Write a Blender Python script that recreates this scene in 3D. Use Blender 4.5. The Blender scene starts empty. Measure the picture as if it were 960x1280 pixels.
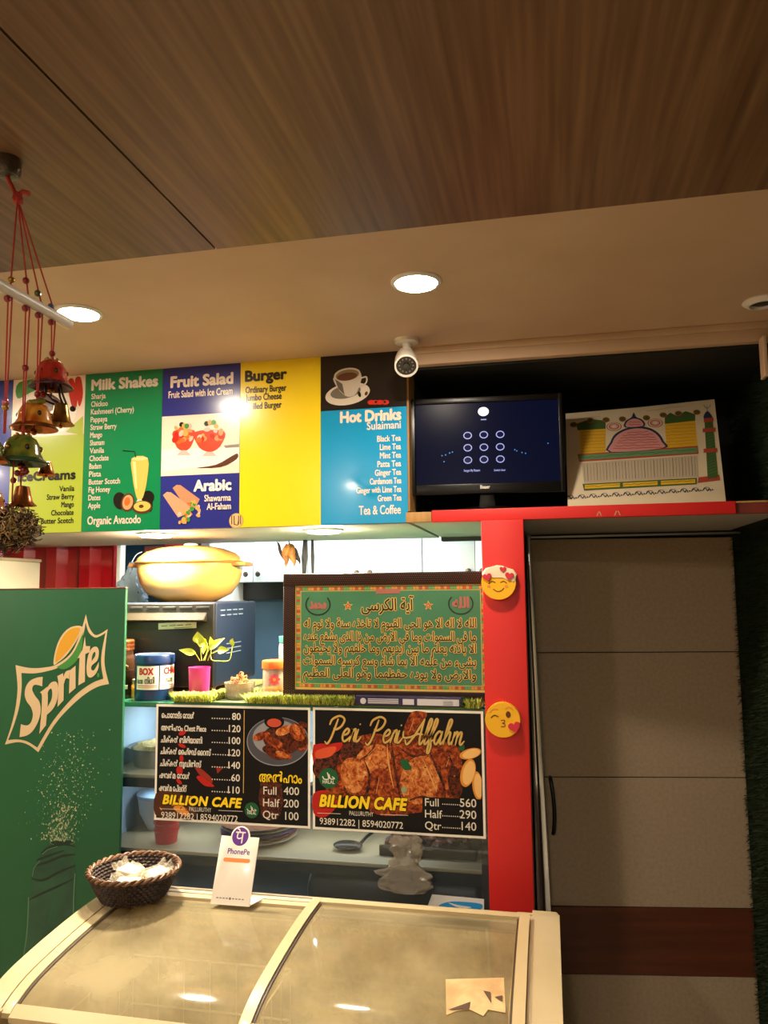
import bpy, bmesh, math, random
from mathutils import Vector, Matrix, geometry, noise
R = random.Random(7)
SC = bpy.context.scene
COL = SC.collection

# ------------------------------------------------------------------ camera
FPX = 958.88
YAW, PITCH, ROLL = math.radians(11.99), math.radians(5.864), math.radians(-.544)
CAM = Vector((0, 0, 1.62))
F_ = Vector((-math.sin(YAW)*math.cos(PITCH), math.cos(YAW)*math.cos(PITCH), math.sin(PITCH)))
_r = Vector((math.cos(YAW), math.sin(YAW), 0)); _u = _r.cross(F_)
R_ = math.cos(ROLL)*_r + math.sin(ROLL)*_u
U_ = -math.sin(ROLL)*_r + math.cos(ROLL)*_u
cd = bpy.data.cameras.new('camera'); cd.sensor_width = 36; cd.sensor_fit = 'HORIZONTAL'; cd.lens = 36*FPX/960
cd.clip_start = .02
co = bpy.data.objects.new('camera', cd); COL.objects.link(co)
co.matrix_world = Matrix(((R_.x, U_.x, -F_.x, 0), (R_.y, U_.y, -F_.y, 0), (R_.z, U_.z, -F_.z, CAM.z), (0, 0, 0, 1)))
SC.camera = co

def ray(x, y): return F_ + R_*((x-480)/FPX) - U_*((y-640)/FPX)
def aY(x, y, Y): d = ray(x, y); return CAM + d*(Y/d.y)          # where the sight line meets depth Y
def aZ(x, y, Z): d = ray(x, y); return CAM + d*((Z-CAM.z)/d.z)  # where it meets height Z

# ------------------------------------------------------------------ world, lights, exposure
w = bpy.data.worlds.new('room_air'); SC.world = w; w.use_nodes = True
w.node_tree.nodes['Background'].inputs[0].default_value = (.9, .75, .6, 1)
w.node_tree.nodes['Background'].inputs[1].default_value = .02
SC.view_settings.view_transform = 'Standard'; SC.view_settings.look = 'None'
SC.view_settings.gamma = 1; SC.view_settings.use_curve_mapping = False
SC.view_settings.exposure = 0.9
SC.cycles.max_bounces = 8; SC.cycles.transparent_max_bounces = 16
SC.cycles.sample_clamp_indirect = 4
WARM = (1, .85, .66)
def area(name, loc, size, power, col, rot=(0, 0, 0), shape='DISK', sy=None):
    l = bpy.data.lights.new(name, 'AREA'); l.shape = shape; l.size = size; l.energy = power; l.color = col
    if sy: l.size_y = sy
    o = bpy.data.objects.new(name, l); COL.objects.link(o); o.location = loc; o.rotation_euler = rot
    return o
DOWN_E = 230          # emission of the front downlights
UNDER_E = 1000        # emission of the small lights under the menu box
# lamps of the dining room, behind the photographer
area('room_lamp', (-1.20, -.48, 2.30), .12, 12, WARM)
area('room_lamp', (-3.05, .6, 2.30), .12, 11, WARM)
area('room_lamp', (-.1, -.9, 2.30), .12, 12, WARM)
area('room_lamp', (-.3, -2.3, 2.30), .12, 12, WARM)
# tube lights over the kitchen
area('kitchen_tube', (-.95, 2.95, 2.28), .9, 8, (.80, .92, 1), shape='RECTANGLE', sy=.12)
area('kitchen_tube', (-2.0, 2.65, 2.28), .6, 6, (.85, .93, 1), shape='RECTANGLE', sy=.12)

# ------------------------------------------------------------------ materials
def lin(c):
    if isinstance(c, str): c = [int(c[i:i+2], 16) for i in (0, 2, 4)]
    return tuple((v/255/12.92 if v/255 <= .04045 else ((v/255+.055)/1.055)**2.4) for v in c) + (1,)
_M = {}
def mat(name, c, rough=.5, metal=0, em=None, es=0, coat=0, var=None, bump=None, trans=0, spec=.5, scale=None):
    """principled; var=(second colour, noise scale[, stretch xyz]); bump=(scale, strength)"""
    if name in _M: return _M[name]
    m = bpy.data.materials.new(name); m.use_nodes = True; nt = m.node_tree; b = nt.nodes['Principled BSDF']
    b.inputs['Base Color'].default_value = lin(c); b.inputs['Roughness'].default_value = rough
    b.inputs['Metallic'].default_value = metal; b.inputs['Coat Weight'].default_value = coat
    b.inputs['Coat Roughness'].default_value = .08
    b.inputs['Specular IOR Level'].default_value = spec
    b.inputs['Transmission Weight'].default_value = trans
    if em: b.inputs['Emission Color'].default_value = lin(em); b.inputs['Emission Strength'].default_value = es
    def coords(st):
        tc = nt.nodes.new('ShaderNodeTexCoord'); mp = nt.nodes.new('ShaderNodeMapping')
        mp.inputs['Scale'].default_value = st; nt.links.new(tc.outputs['Object'], mp.inputs[0]); return mp
    if var:
        st = var[2] if len(var) > 2 else (1, 1, 1)
        n = nt.nodes.new('ShaderNodeTexNoise'); n.inputs['Scale'].default_value = var[1]; n.inputs['Detail'].default_value = 5
        nt.links.new(coords(st).outputs[0], n.inputs['Vector'])
        cr = nt.nodes.new('ShaderNodeValToRGB'); cr.color_ramp.elements[0].position = .35; cr.color_ramp.elements[1].position = .65
        cr.color_ramp.elements[0].color = lin(c); cr.color_ramp.elements[1].color = lin(var[0])
        nt.links.new(n.outputs['Fac'], cr.inputs[0]); nt.links.new(cr.outputs[0], b.inputs['Base Color'])
    if bump:
        n = nt.nodes.new('ShaderNodeTexNoise'); n.inputs['Scale'].default_value = bump[0]
        nt.links.new(coords(bump[2] if len(bump) > 2 else (1, 1, 1)).outputs[0], n.inputs['Vector'])
        bp = nt.nodes.new('ShaderNodeBump'); bp.inputs['Strength'].default_value = bump[1]; bp.inputs['Distance'].default_value = .004
        nt.links.new(n.outputs['Fac'], bp.inputs['Height']); nt.links.new(bp.outputs[0], b.inputs['Normal'])
    _M[name] = m; return m

def glass(name, tint, dirt, dirt_amount, rough=.02, ior=1.45, patch=None):
    """thin pane: clear transmission, mirror reflection by angle, a film of dirt"""
    if name in _M: return _M[name]
    m = bpy.data.materials.new(name); m.use_nodes = True; nt = m.node_tree; nt.nodes.clear()
    out = nt.nodes.new('ShaderNodeOutputMaterial'); tr = nt.nodes.new('ShaderNodeBsdfTransparent'); tr.inputs[0].default_value = lin(tint)
    gl = nt.nodes.new('ShaderNodeBsdfGlossy'); gl.inputs['Roughness'].default_value = rough
    df = nt.nodes.new('ShaderNodeBsdfDiffuse'); df.inputs[0].default_value = lin(dirt)
    lw = nt.nodes.new('ShaderNodeLayerWeight'); lw.inputs[0].default_value = .5
    pw = nt.nodes.new('ShaderNodeMath'); pw.operation = 'POWER'; pw.inputs[1].default_value = 5
    fr = nt.nodes.new('ShaderNodeMath'); fr.operation = 'MULTIPLY_ADD'; r0 = ((ior-1)/(ior+1))**2; fr.inputs[1].default_value = 1-r0; fr.inputs[2].default_value = r0
    nt.links.new(lw.outputs['Facing'], pw.inputs[0]); nt.links.new(pw.outputs[0], fr.inputs[0])
    m1 = nt.nodes.new('ShaderNodeMixShader'); m2 = nt.nodes.new('ShaderNodeMixShader')
    nt.links.new(fr.outputs[0], m1.inputs[0]); 
    m2.inputs[0].default_value = dirt_amount
    if patch:
        tc = nt.nodes.new('ShaderNodeTexCoord'); n = nt.nodes.new('ShaderNodeTexNoise'); n.inputs['Scale'].default_value = patch
        n.inputs['Detail'].default_value = 6; nt.links.new(tc.outputs['Object'], n.inputs['Vector'])
        mr = nt.nodes.new('ShaderNodeMapRange'); mr.inputs[1].default_value = .3; mr.inputs[2].default_value = .7
        mr.inputs[3].default_value = dirt_amount*.4; mr.inputs[4].default_value = dirt_amount*1.6
        nt.links.new(n.outputs['Fac'], mr.inputs[0]); nt.links.new(mr.outputs[0], m2.inputs[0])
    nt.links.new(tr.outputs[0], m2.inputs[1]); nt.links.new(df.outputs[0], m2.inputs[2])
    nt.links.new(m2.outputs[0], m1.inputs[1]); nt.links.new(gl.outputs[0], m1.inputs[2]); nt.links.new(m1.outputs[0], out.inputs[0])
    _M[name] = m; return m

def wood_laminate():
    m = bpy.data.materials.new('ceiling_laminate'); m.use_nodes = True; nt = m.node_tree; b = nt.nodes['Principled BSDF']
    b.inputs['Roughness'].default_value = .42
    tc = nt.nodes.new('ShaderNodeTexCoord')
    def nz(sc, st, det=6, dist=0):
        mp = nt.nodes.new('ShaderNodeMapping'); mp.inputs['Scale'].default_value = st
        n = nt.nodes.new('ShaderNodeTexNoise'); n.inputs['Scale'].default_value = sc; n.inputs['Detail'].default_value = det
        n.inputs['Distortion'].default_value = dist
        nt.links.new(tc.outputs['Object'], mp.inputs[0]); nt.links.new(mp.outputs[0], n.inputs['Vector']); return n
    fine = nz(70, (1, .035, 1)); mid = nz(16, (1, .06, 1), 4, .5); big = nz(2.2, (1, .5, 1), 3)
    a = nt.nodes.new('ShaderNodeMath'); a.operation = 'MULTIPLY_ADD'; a.inputs[1].default_value = .55
    nt.links.new(fine.outputs['Fac'], a.inputs[0])
    a2 = nt.nodes.new('ShaderNodeMath'); a2.operation = 'MULTIPLY'; a2.inputs[1].default_value = .30
    nt.links.new(mid.outputs['Fac'], a2.inputs[0]); nt.links.new(a2.outputs[0], a.inputs[2])
    a3 = nt.nodes.new('ShaderNodeMath'); a3.operation = 'MULTIPLY_ADD'; a3.inputs[1].default_value = .22
    nt.links.new(big.outputs['Fac'], a3.inputs[0]); nt.links.new(a.outputs[0], a3.inputs[2])
    cr = nt.nodes.new('ShaderNodeValToRGB'); e = cr.color_ramp.elements
    e[0].position = .36; e[0].color = lin('543b26'); e[1].position = .68; e[1].color = lin('86684a')
    x = e.new(.52); x.color = lin('6e5138')
    nt.links.new(a3.outputs[0], cr.inputs[0]); nt.links.new(cr.outputs[0], b.inputs['Base Color'])
    return m

# ------------------------------------------------------------------ mesh helpers
def wl(o):
    v = Vector((0, 0, 0))
    while o: v = v + o.location; o = o.parent
    return v
def link(name, me, parent=None, loc=None):
    o = bpy.data.objects.new(name, me); COL.objects.link(o)
    if parent: o.parent = parent
    if loc is not None: o.location = loc
    return o
def thing(name, label, cat, loc=(0, 0, 0), rotz=0, group=None, tilt=0, roll=0):
    o = bpy.data.objects.new(name, None); COL.objects.link(o); o.location = loc
    o.rotation_euler = (tilt, roll, rotz); o.empty_display_size = .05
    return tag(o, label, cat, group)
def tag(o, label=None, cat=None, group=None, kind=None):
    if label: o['label'] = label
    if cat: o['category'] = cat
    if group: o['group'] = group
    if kind: o['kind'] = kind
    return o
def struct(o): o['kind'] = 'structure'; return o
def catmull(p, n=8, closed=False):
    p = [Vector(q) for q in p]; out = []; N = len(p)
    if N < 3: return p
    for i in range(N if closed else N-1):
        if closed: a, b, c, d = p[i-1], p[i], p[(i+1) % N], p[(i+2) % N]
        else: a, b, c, d = p[max(i-1, 0)], p[i], p[i+1], p[min(i+2, N-1)]
        for k in range(n):
            t = k/n
            out.append(.5*((2*b)+(c-a)*t+(2*a-5*b+4*c-d)*t*t+(3*b-a-3*c+d)*t**3))
    if not closed: out.append(p[-1])
    return out

class MB:
    def __init__(s): s.bm = bmesh.new(); s.mats = []
    def mi(s, m):
        if m not in s.mats: s.mats.append(m)
        return s.mats.index(m)
    def _new(s, tmp, m, M=None):
        i = s.mi(m); mp = {}
        for v in tmp.verts: mp[v] = s.bm.verts.new(M @ v.co if M else v.co)
        for f in tmp.faces:
            try: nf = s.bm.faces.new([mp[v] for v in f.verts])
            except ValueError: continue
            nf.material_index = i; nf.smooth = True
        tmp.free(); return s
    def box(s, x0, x1, y0, y1, z0, z1, m, bev=0, seg=3, M=None):
        t = bmesh.new(); bmesh.ops.create_cube(t, size=1)
        for v in t.verts: v.co = Vector((x0+(v.co.x+.5)*(x1-x0), y0+(v.co.y+.5)*(y1-y0), z0+(v.co.z+.5)*(z1-z0)))
        if bev: bmesh.ops.bevel(t, geom=list(t.edges), offset=bev, segments=seg, profile=.5, affect='EDGES')
        return s._new(t, m, M)
    def lathe(s, prof, m, c=(0, 0, 0), seg=32, M=None, sx=1, sy=1):
        t = bmesh.new(); rows = []
        for r, z in prof:
            if abs(r) < 1e-7: rows.append([t.verts.new((c[0], c[1], c[2]+z))])
            else: rows.append([t.verts.new((c[0]+r*sx*math.cos(2*math.pi*k/seg), c[1]+r*sy*math.sin(2*math.pi*k/seg), c[2]+z)) for k in range(seg)])
        for a, b in zip(rows, rows[1:]):
            for k in range(seg):
                q = [a[k % len(a)], a[(k+1) % len(a)], b[(k+1) % len(b)], b[k % len(b)]]
                u = []
                for v in q:
                    if v not in u: u.append(v)
                if len(u) > 2:
                    try: t.faces.new(u)
                    except ValueError: pass
        return s._new(t, m, M)
    def tube(s, pts, r, m, seg=8, M=None, closed=False):
        t = bmesh.new(); pts = [Vector(p) for p in pts]; n = len(pts); rows = []
        up = Vector((0, 0, 1))
        for i, p in enumerate(pts):
            if closed: d = pts[(i+1) % n]-pts[i-1]
            else: d = pts[min(i+1, n-1)]-pts[max(i-1, 0)]
            if d.length < 1e-9: d = Vector((0, 0, 1))
            d.normalize()
            if i == 0:
                x = d.orthogonal().normalized()
            else:
                x = (x - d*x.dot(d)); x = x.normalized() if x.length > 1e-6 else d.orthogonal().normalized()
            y = d.cross(x); rr = r[i] if isinstance(r, (list, tuple)) else r
            rows.append([t.verts.new(p+(x*math.cos(2*math.pi*k/seg)+y*math.sin(2*math.pi*k/seg))*rr) for k in range(seg)])
        for i in range(n if closed else n-1):
            a, b = rows[i], rows[(i+1) % n]
            for k in range(seg): t.faces.new((a[k], a[(k+1) % seg], b[(k+1) % seg], b[k]))
        if not closed:
            t.faces.new(rows[0][::-1]); t.faces.new(rows[-1])
        return s._new(t, m, M)
    def ball(s, c, r, m, seg=16, M=None, wob=0, ws=20):
        t = bmesh.new(); bmesh.ops.create_uvsphere(t, u_segments=seg, v_segments=max(6, seg//2), radius=1)
        if not isinstance(r, (tuple, list)): r = (r, r, r)
        for v in t.verts:
            k = 1+wob*noise.noise(v.co*ws/10+Vector(c)*37)
            v.co = Vector((c[0]+v.co.x*r[0]*k, c[1]+v.co.y*r[1]*k, c[2]+v.co.z*r[2]*k))
        return s._new(t, m, M)
    def prism(s, poly, axis, a, b, m, M=None, bev=0, bevside=None, seg=4):
        """poly: 2D outline; axis 'X' -> (y,z) pts swept a..b along X; 'Y' -> (x,z); 'Z' -> (x,y)"""
        t = bmesh.new()
        f3 = {'X': lambda p, q: (q, p[0], p[1]), 'Y': lambda p, q: (p[0], q, p[1]), 'Z': lambda p, q: (p[0], p[1], q)}[axis]
        A = [t.verts.new(f3(p, a)) for p in poly]; B = [t.verts.new(f3(p, b)) for p in poly]; n = len(poly)
        fb = t.faces.new(B)
        fa = t.faces.new(A[::-1])
        for i in range(n): t.faces.new((A[i], A[(i+1) % n], B[(i+1) % n], B[i]))
        if bev:
            es = []
            if bevside in (None, 'a'): es += list(fa.edges)
            if bevside in (None, 'b'): es += list(fb.edges)
            bmesh.ops.bevel(t, geom=es, offset=bev, segments=seg, profile=.5, affect='EDGES', clamp_overlap=True)
        bmesh.ops.recalc_face_normals(t, faces=list(t.faces))
        return s._new(t, m, M)
    def quad(s, pts, m):
        i = s.mi(m); f = s.bm.faces.new([s.bm.verts.new(p) for p in pts]); f.material_index = i; return s
    def grid(s, fn, nu, nv, m):
        i = s.mi(m); vs = [[s.bm.verts.new(fn(a/nu, b/nv)) for b in range(nv+1)] for a in range(nu+1)]
        for a in range(nu):
            for b in range(nv):
                f = s.bm.faces.new((vs[a][b], vs[a+1][b], vs[a+1][b+1], vs[a][b+1])); f.material_index = i; f.smooth = True
        return s
    def build(s, name, parent=None, loc=None, world=False, angle=35, recalc=True):
        off = Vector((0, 0, 0))
        if world:
            off = wl(parent) if parent else Vector(loc or (0, 0, 0))
            for v in s.bm.verts: v.co -= off
        if recalc: bmesh.ops.recalc_face_normals(s.bm, faces=list(s.bm.faces))
        me = bpy.data.meshes.new(name); s.bm.to_mesh(me); s.bm.free()
        for m in s.mats: me.materials.append(m)
        try: me.set_sharp_from_angle(angle=math.radians(angle))
        except Exception: pass
        return link(name, me, parent, loc)

# ------------------------------------------------------------------ flat printed artwork
_TC = {}
def textmesh(body, bold=0, shear=0, space=1):
    k = (body, bold, shear, space)
    if k in _TC: return _TC[k]
    c = bpy.data.curves.new('txt', 'FONT'); c.body = body; c.size = 1; c.offset = bold; c.shear = shear; c.space_character = space
    c.resolution_u = 3
    o = bpy.data.objects.new('txt', c); COL.objects.link(o)
    dg = bpy.context.evaluated_depsgraph_get()
    me = bpy.data.meshes.new_from_object(o.evaluated_get(dg))
    vs = [(v.co.x, v.co.y) for v in me.vertices]; fs = [tuple(p.vertices) for p in me.polygons]
    bpy.data.objects.remove(o); bpy.data.curves.remove(c); bpy.data.meshes.remove(me)
    _TC[k] = (vs, fs); return _TC[k]
CAPH = .0
class Plane:
    def __init__(s, loc, rotz=0, tilt=0, roll=0):
        s.loc, s.rotz, s.tilt, s.roll = Vector(loc), rotz, tilt, roll
        s.M = Matrix.Translation(s.loc) @ Matrix.Rotation(rotz, 4, 'Z') @ Matrix.Rotation(roll, 4, 'Y') @ Matrix.Rotation(tilt, 4, 'X')
        s.I = s.M.inverted()
    def uv(s, px, py):
        o = s.I @ CAM; d = s.I.to_3x3() @ ray(px, py); t = -o.y/d.y; p = o+d*t
        return (p.x, p.z)
class Art:
    """flat printed shapes in a panel's own plane (x right, z up, facing -y), one mesh with several inks"""
    EPS = .00035
    def __init__(s, plane=None): s.p = plane; s.n = 0; s.v = []; s.f = []; s.m = []; s.fm = []
    def P(s, q): return s.p.uv(*q) if s.p else q
    def mi(s, m):
        if m not in s.m: s.m.append(m)
        return s.m.index(m)
    def raw(s, pts, faces, m, L):
        s.n = (s.n+1) % 30; dep = (L+s.n*.012)*s.EPS   # every shape a hair above the one before
        b = len(s.v); s.v += [(x, -dep, z) for x, z in pts]; i = s.mi(m)
        for f in faces: s.f.append(tuple(b+k for k in f)); s.fm.append(i)
    def poly(s, pts, m, L=1, px=True, smooth=0):
        if px: pts = [s.P(q) for q in pts]
        if smooth: pts = [(q.x, q.y) for q in catmull([(a, b, 0) for a, b in pts], smooth, True)]
        tr = geometry.tessellate_polygon([[Vector((a, b, 0)) for a, b in pts]])
        s.raw(pts, tr, m, L)
    def rect(s, x0, x1, z0, z1, m, L=1): s.raw([(x0, z0), (x1, z0), (x1, z1), (x0, z1)], [(0, 1, 2, 3)], m, L)
    def ell(s, c, rx, rz, m, L=1, rot=0, px=True, n=28, a0=0, a1=2*math.pi):
        """centre and radii in photo pixels (px) or metres"""
        if px:
            c0 = s.P(c); k = (Vector(s.P((c[0]+1, c[1])))-Vector(c0)).length; rx *= k; rz *= k; c = c0
        pts = []
        for i in range(n):
            a = a0+(a1-a0)*i/n; x, z = rx*math.cos(a), rz*math.sin(a)
            pts.append((c[0]+x*math.cos(rot)-z*math.sin(rot), c[1]+x*math.sin(rot)+z*math.cos(rot)))
        s.raw(pts, [tuple(range(n))], m, L)
    def stroke(s, pts, wd, m, L=1, px=True, smooth=6, closed=False):
        """ribbon; wd in metres or list"""
        if px: pts = [s.P(q) for q in pts]
        ws = wd if isinstance(wd, (list, tuple)) else [wd]*len(pts)
        p3 = [Vector((a, b, q)) for (a, b), q in zip(pts, ws)]
        if smooth and len(p3) > 2: p3 = catmull(p3, smooth, closed)
        n = len(p3); L2, R2 = [], []
        for i in range(n):
            a, b = (p3[i-1], p3[(i+1) % n]) if closed else (p3[max(i-1, 0)], p3[min(i+1, n-1)])
            d = Vector((b.x-a.x, b.y-a.y)); d = d.normalized() if d.length > 1e-9 else Vector((1, 0))
            nn = Vector((-d.y, d.x))*p3[i].z/2
            L2.append((p3[i].x+nn.x, p3[i].y+nn.y)); R2.append((p3[i].x-nn.x, p3[i].y-nn.y))
        fs = [(i, i+1, n+i+1, n+i) for i in range(n-1)]
        if closed: fs.append((n-1, 0, n, 2*n-1))
        s.raw(L2+R2, fs, m, L)
        if not closed:
            for q in (p3[0], p3[-1]): s.ell((q.x, q.y), q.z/2, q.z/2, m, L, px=False, n=8)
    def text(s, body, x, z, cap, m, L=1, w=None, align='l', bold=0, shear=0, space=1, out=None, om=None, slope=0):
        """baseline start (x,z) in plane metres; cap height in metres; w fits the width; out = outline offset"""
        vs, fs = textmesh(body, 0, shear, space)
        if not vs: return
        x0 = min(v[0] for v in vs); x1 = max(v[0] for v in vs); kz = cap/.66
        kx = w/(x1-x0) if w else kz
        W = (x1-x0)*kx; ox = {'l': x, 'r': x-W, 'c': x-W/2}[align]
        sh = [(0, 0)]
        if bold:   # heavier letters: the same outline shifted all round
            sh = [(bold*kz*math.cos(k*math.pi/4), bold*kz*math.sin(k*math.pi/4)) for k in range(8)]+[(0, 0)]
        for dx, dz in sh: s.raw([(ox+(a-x0)*kx+dx, z+b*kz+slope*(a-x0)*kx+dz) for a, b in vs], fs, m, L)
    def tpx(s, body, p0, p1, ytop, m, L=1, **k):
        """text whose baseline runs from photo point p0 to p1, capitals reaching ytop at p0"""
        a, b, c = s.P(p0), s.P(p1), s.P((p0[0], ytop))
        s.text(body, a[0], (a[1]+b[1])/2, abs(c[1]-a[1]), m, L, w=b[0]-a[0], **k)
    def build(s, name, parent=None, plane=None):
        me = bpy.data.meshes.new(name); me.from_pydata(s.v, [], s.f)
        for m in s.m: me.materials.append(m)
        me.polygons.foreach_set('material_index', s.fm); me.update()
        bm = bmesh.new(); bm.from_mesh(me)
        for f in bm.faces:
            f.normal_update()
            if f.normal.y > 0: f.normal_flip()
        bm.to_mesh(me); bm.free()
        return link(name, me, parent)

# Arabic letters joined by their presentation forms
_AB = {}
for ch, base, n in [('ء',0xFE80,1),('آ',0xFE81,2),('أ',0xFE83,2),('ؤ',0xFE85,2),('إ',0xFE87,2),('ئ',0xFE89,4),('ا',0xFE8D,2),('ب',0xFE8F,4),('ة',0xFE93,2),('ت',0xFE95,4),('ث',0xFE99,4),('ج',0xFE9D,4),('ح',0xFEA1,4),('خ',0xFEA5,4),('د',0xFEA9,2),('ذ',0xFEAB,2),('ر',0xFEAD,2),('ز',0xFEAF,2),('س',0xFEB1,4),('ش',0xFEB5,4),('ص',0xFEB9,4),('ض',0xFEBD,4),('ط',0xFEC1,4),('ظ',0xFEC5,4),('ع',0xFEC9,4),('غ',0xFECD,4),('ف',0xFED1,4),('ق',0xFED5,4),('ك',0xFED9,4),('ل',0xFEDD,4),('م',0xFEE1,4),('ن',0xFEE5,4),('ه',0xFEE9,4),('و',0xFEED,2),('ى',0xFEEF,2),('ي',0xFEF1,4),('ﻻ',0xFEFB,2)]:
    _AB[ch] = (base, n)
def arabic(t):
    t = t.replace('لا', 'ﻻ').replace('لإ', 'ﻻ').replace('لأ', 'ﻻ')
    out = []
    for i, ch in enumerate(t):
        if ch not in _AB: out.append(ch); continue
        base, n = _AB[ch]
        pv = i > 0 and t[i-1] in _AB and _AB[t[i-1]][1] == 4
        nx = i+1 < len(t) and t[i+1] in _AB and _AB[t[i+1]][1] > 1 and n == 4
        if n == 1: pv = nx = False
        k = {(0, 0): 0, (1, 0): 1, (0, 1): 2, (1, 1): 3}[(int(pv), int(nx))]
        out.append(chr(base+k))
    return ''.join(out)[::-1]
# ------------------------------------------------------------------ colours of the place
CEIL = 2.319; ZB = 1.812; YB = 2.15          # ceiling height, underside of the menu box, its front
m_soffit = mat('soffit_paint', 'cfb397', .7, var=('c4a789', 3), bump=(40, .05))
m_lam = wood_laminate()
m_dark = mat('black_gap', '0a0908', .8)
m_black = mat('black_paint', '0c0d0b', .75, var=('11140e', 6))
m_white = mat('white_paint', 'e9e7e2', .5)
m_cream = mat('cream_plastic', 'bcab88', .32, coat=.3, var=('b19f7b', 5))
m_red = mat('red_gloss_laminate', 'd0201c', .5)
m_chrome = mat('polished_steel', 'c9ccd2', .12, 1)
m_steel = mat('brushed_steel', 'a9abad', .3, 1)
m_blackpl = mat('black_plastic', '121315', .35)
m_grey = mat('grey_laminate', 'b9b4aa', .55)
m_ply = mat('plywood_edge', 'b98d52', .6, var=('a0763f', 60, (1, 1, .1)))
m_brown = mat('dark_wood_laminate', '5b2f1c', .4, var=('6e3b23', 30, (.06, 1, 1)))

# ------------------------------------------------------------------ the setting
b = MB(); b.box(-3.3, .75, -3.1, 3.6, -.05, 0, mat('floor_tiles', 'c6baa6', .35, var=('b9ac98', 4)))
struct(b.build('floor'))
b = MB()
gap = .0022
xs = [-3.3, -1.859, -.639, .581, .75]
for x0, x1 in zip(xs, xs[1:]): b.box(x0+gap, x1-gap, -3.1, 1.392, CEIL-.006, CEIL+.01, m_lam)
b.box(-3.3, .75, -3.1, 1.392, CEIL+.01, CEIL+.03, m_dark)
struct(b.build('ceiling'))
b = MB(); b.box(-3.3, .75, 1.392, 3.6, CEIL, CEIL+.03, m_soffit); struct(b.build('ceiling'))
m_wall = mat('wall_paint', 'c9b596', .7, var=('bfa987', 2))
b = MB(); b.box(-3.3, .75, -3.15, -3.1, 0, CEIL, m_wall); struct(b.build('wall_rear'))
b = MB(); b.box(-3.35, -3.3, -3.1, 3.6, 0, CEIL, m_wall); struct(b.build('wall_left'))
b = MB(); b.box(.635, .70, -3.1, 3.6, 0, CEIL, mat('green_wall', '1d2a14', .9)); struct(b.build('wall_right'))
# box over the counter that carries the menu
b = MB(); b.box(-3.3, -.388, YB+.008, 2.80, ZB, CEIL, m_grey); struct(b.build('wall_front'))
b = MB(); b.box(-.388, -.381, YB+.004, YB+.10, 1.846, CEIL, m_ply); b.box(-.388, -.379, YB+.10, 2.79, 1.846, CEIL, m_black); struct(b.build('trim_1'))
# dark niche over the door
b = MB(); b.box(-.379, .635, 2.79, 2.84, 1.80, CEIL, m_black); b.box(-.379, .635, 2.166, 2.79, 2.262, CEIL, m_black); struct(b.build('wall_niche'))  # black slab added below the beige ceiling to darken the niche
# lintel board under the ceiling at the mouth of the niche
b = MB(); b.box(-.36, .60, 2.135, 2.165, 2.268, CEIL, m_soffit, .003); b.box(-.36, .60, 2.128, 2.135, 2.300, CEIL, m_soffit, .002)
struct(b.build('trim_2'))
b = MB(); b.box(.561, .571, 2.09, 2.13, 2.16, 2.268, m_soffit, .002); struct(b.build('trim_3'))
# thin partition between the counter and the doorway, wall behind the door
b = MB(); b.box(-.12, -.072, 2.175, 2.80, 0, ZB, mat('dark_jamb', '2a1512', .35)); struct(b.build('wall_partition'))
b = MB(); b.box(-.12, .635, 2.90, 2.95, 0, CEIL, m_black); struct(b.build('wall_back'))
# kitchen behind the counter
m_kw = mat('kitchen_wall', '33526a', .45)
b = MB(); b.box(-3.3, -.07, 3.42, 3.47, 0, CEIL, m_kw); struct(b.build('wall_kitchen'))
b = MB(); b.box(-1.40, -.12, 3.36, 3.42, 1.585, 1.663, m_blackpl); struct(b.build('trim_4'))
b = MB(); b.box(-1.807, -1.788, 2.98, 3.02, 0, CEIL, m_white, .002); struct(b.build('trim_5'))
b = MB(); b.box(-1.437, -1.385, 3.10, 3.42, 0, CEIL, m_white, .003); struct(b.build('trim_6'))
# corrugated red sheet to the left
b = MB(); m_cor = mat('red_corrugated', 'b3131f', .3, coat=.4)
pr = []; x = -3.25
while x < -1.83:
    pr += [(x, 3.06), (x+.055, 3.06), (x+.085, 3.02), (x+.135, 3.02), (x+.165, 3.06)]; x += .165
pr = [q for q in pr if q[0] < -1.81]
pr += [(pr[-1][0], 3.075), (pr[0][0], 3.075)]
b.prism(pr, 'Z', 0, CEIL, m_cor); struct(b.build('wall_corrugated', angle=20))

# door, a little ajar: hinged on the right
D0, D1 = Vector((-.066, 2.735, 0)), Vector((.628, 2.842, 0)); DL = (D1-D0).length
m_door = mat('door_laminate', 'bda78c', .6, var=('b39d80', 90), bump=(300, .05))
door = struct(tag(bpy.data.objects.new('door_1', None))); COL.objects.link(door)
door.location = D0; door.rotation_euler = (0, 0, math.atan2(D1.y-D0.y, D1.x-D0.x))
b = MB()
zz = [.02, .352, .566, .985, 1.402, 1.795]
for i, (z0, z1) in enumerate(zip(zz, zz[1:])):
    if i == 1: continue
    b.box(0, DL, 0, .03, z0+.0015, z1-.0015, m_door, .001, 1)
b.box(.002, DL-.002, .004, .028, .02, 1.795, m_dark)
struct(b.build('door_leaf', door))
b = MB(); b.box(0, DL, -.0005, .0295, .353, .565, m_brown, .001, 1); struct(tag(b.build('door_band', door), 'dark brown wood band across the door'))
b = MB()
hx = .052
b.tube(catmull([(hx, 0, .985), (hx, -.02, .975), (hx+.004, -.03, .93), (hx+.006, -.032, .89), (hx+.006, -.03, .85), (hx+.004, -.02, .81), (hx+.004, 0, .80)], 5), [.006]+[.0065]*29+[.006], m_blackpl, 10)
struct(tag(b.build('door_handle', door), 'black bow handle'))
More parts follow.
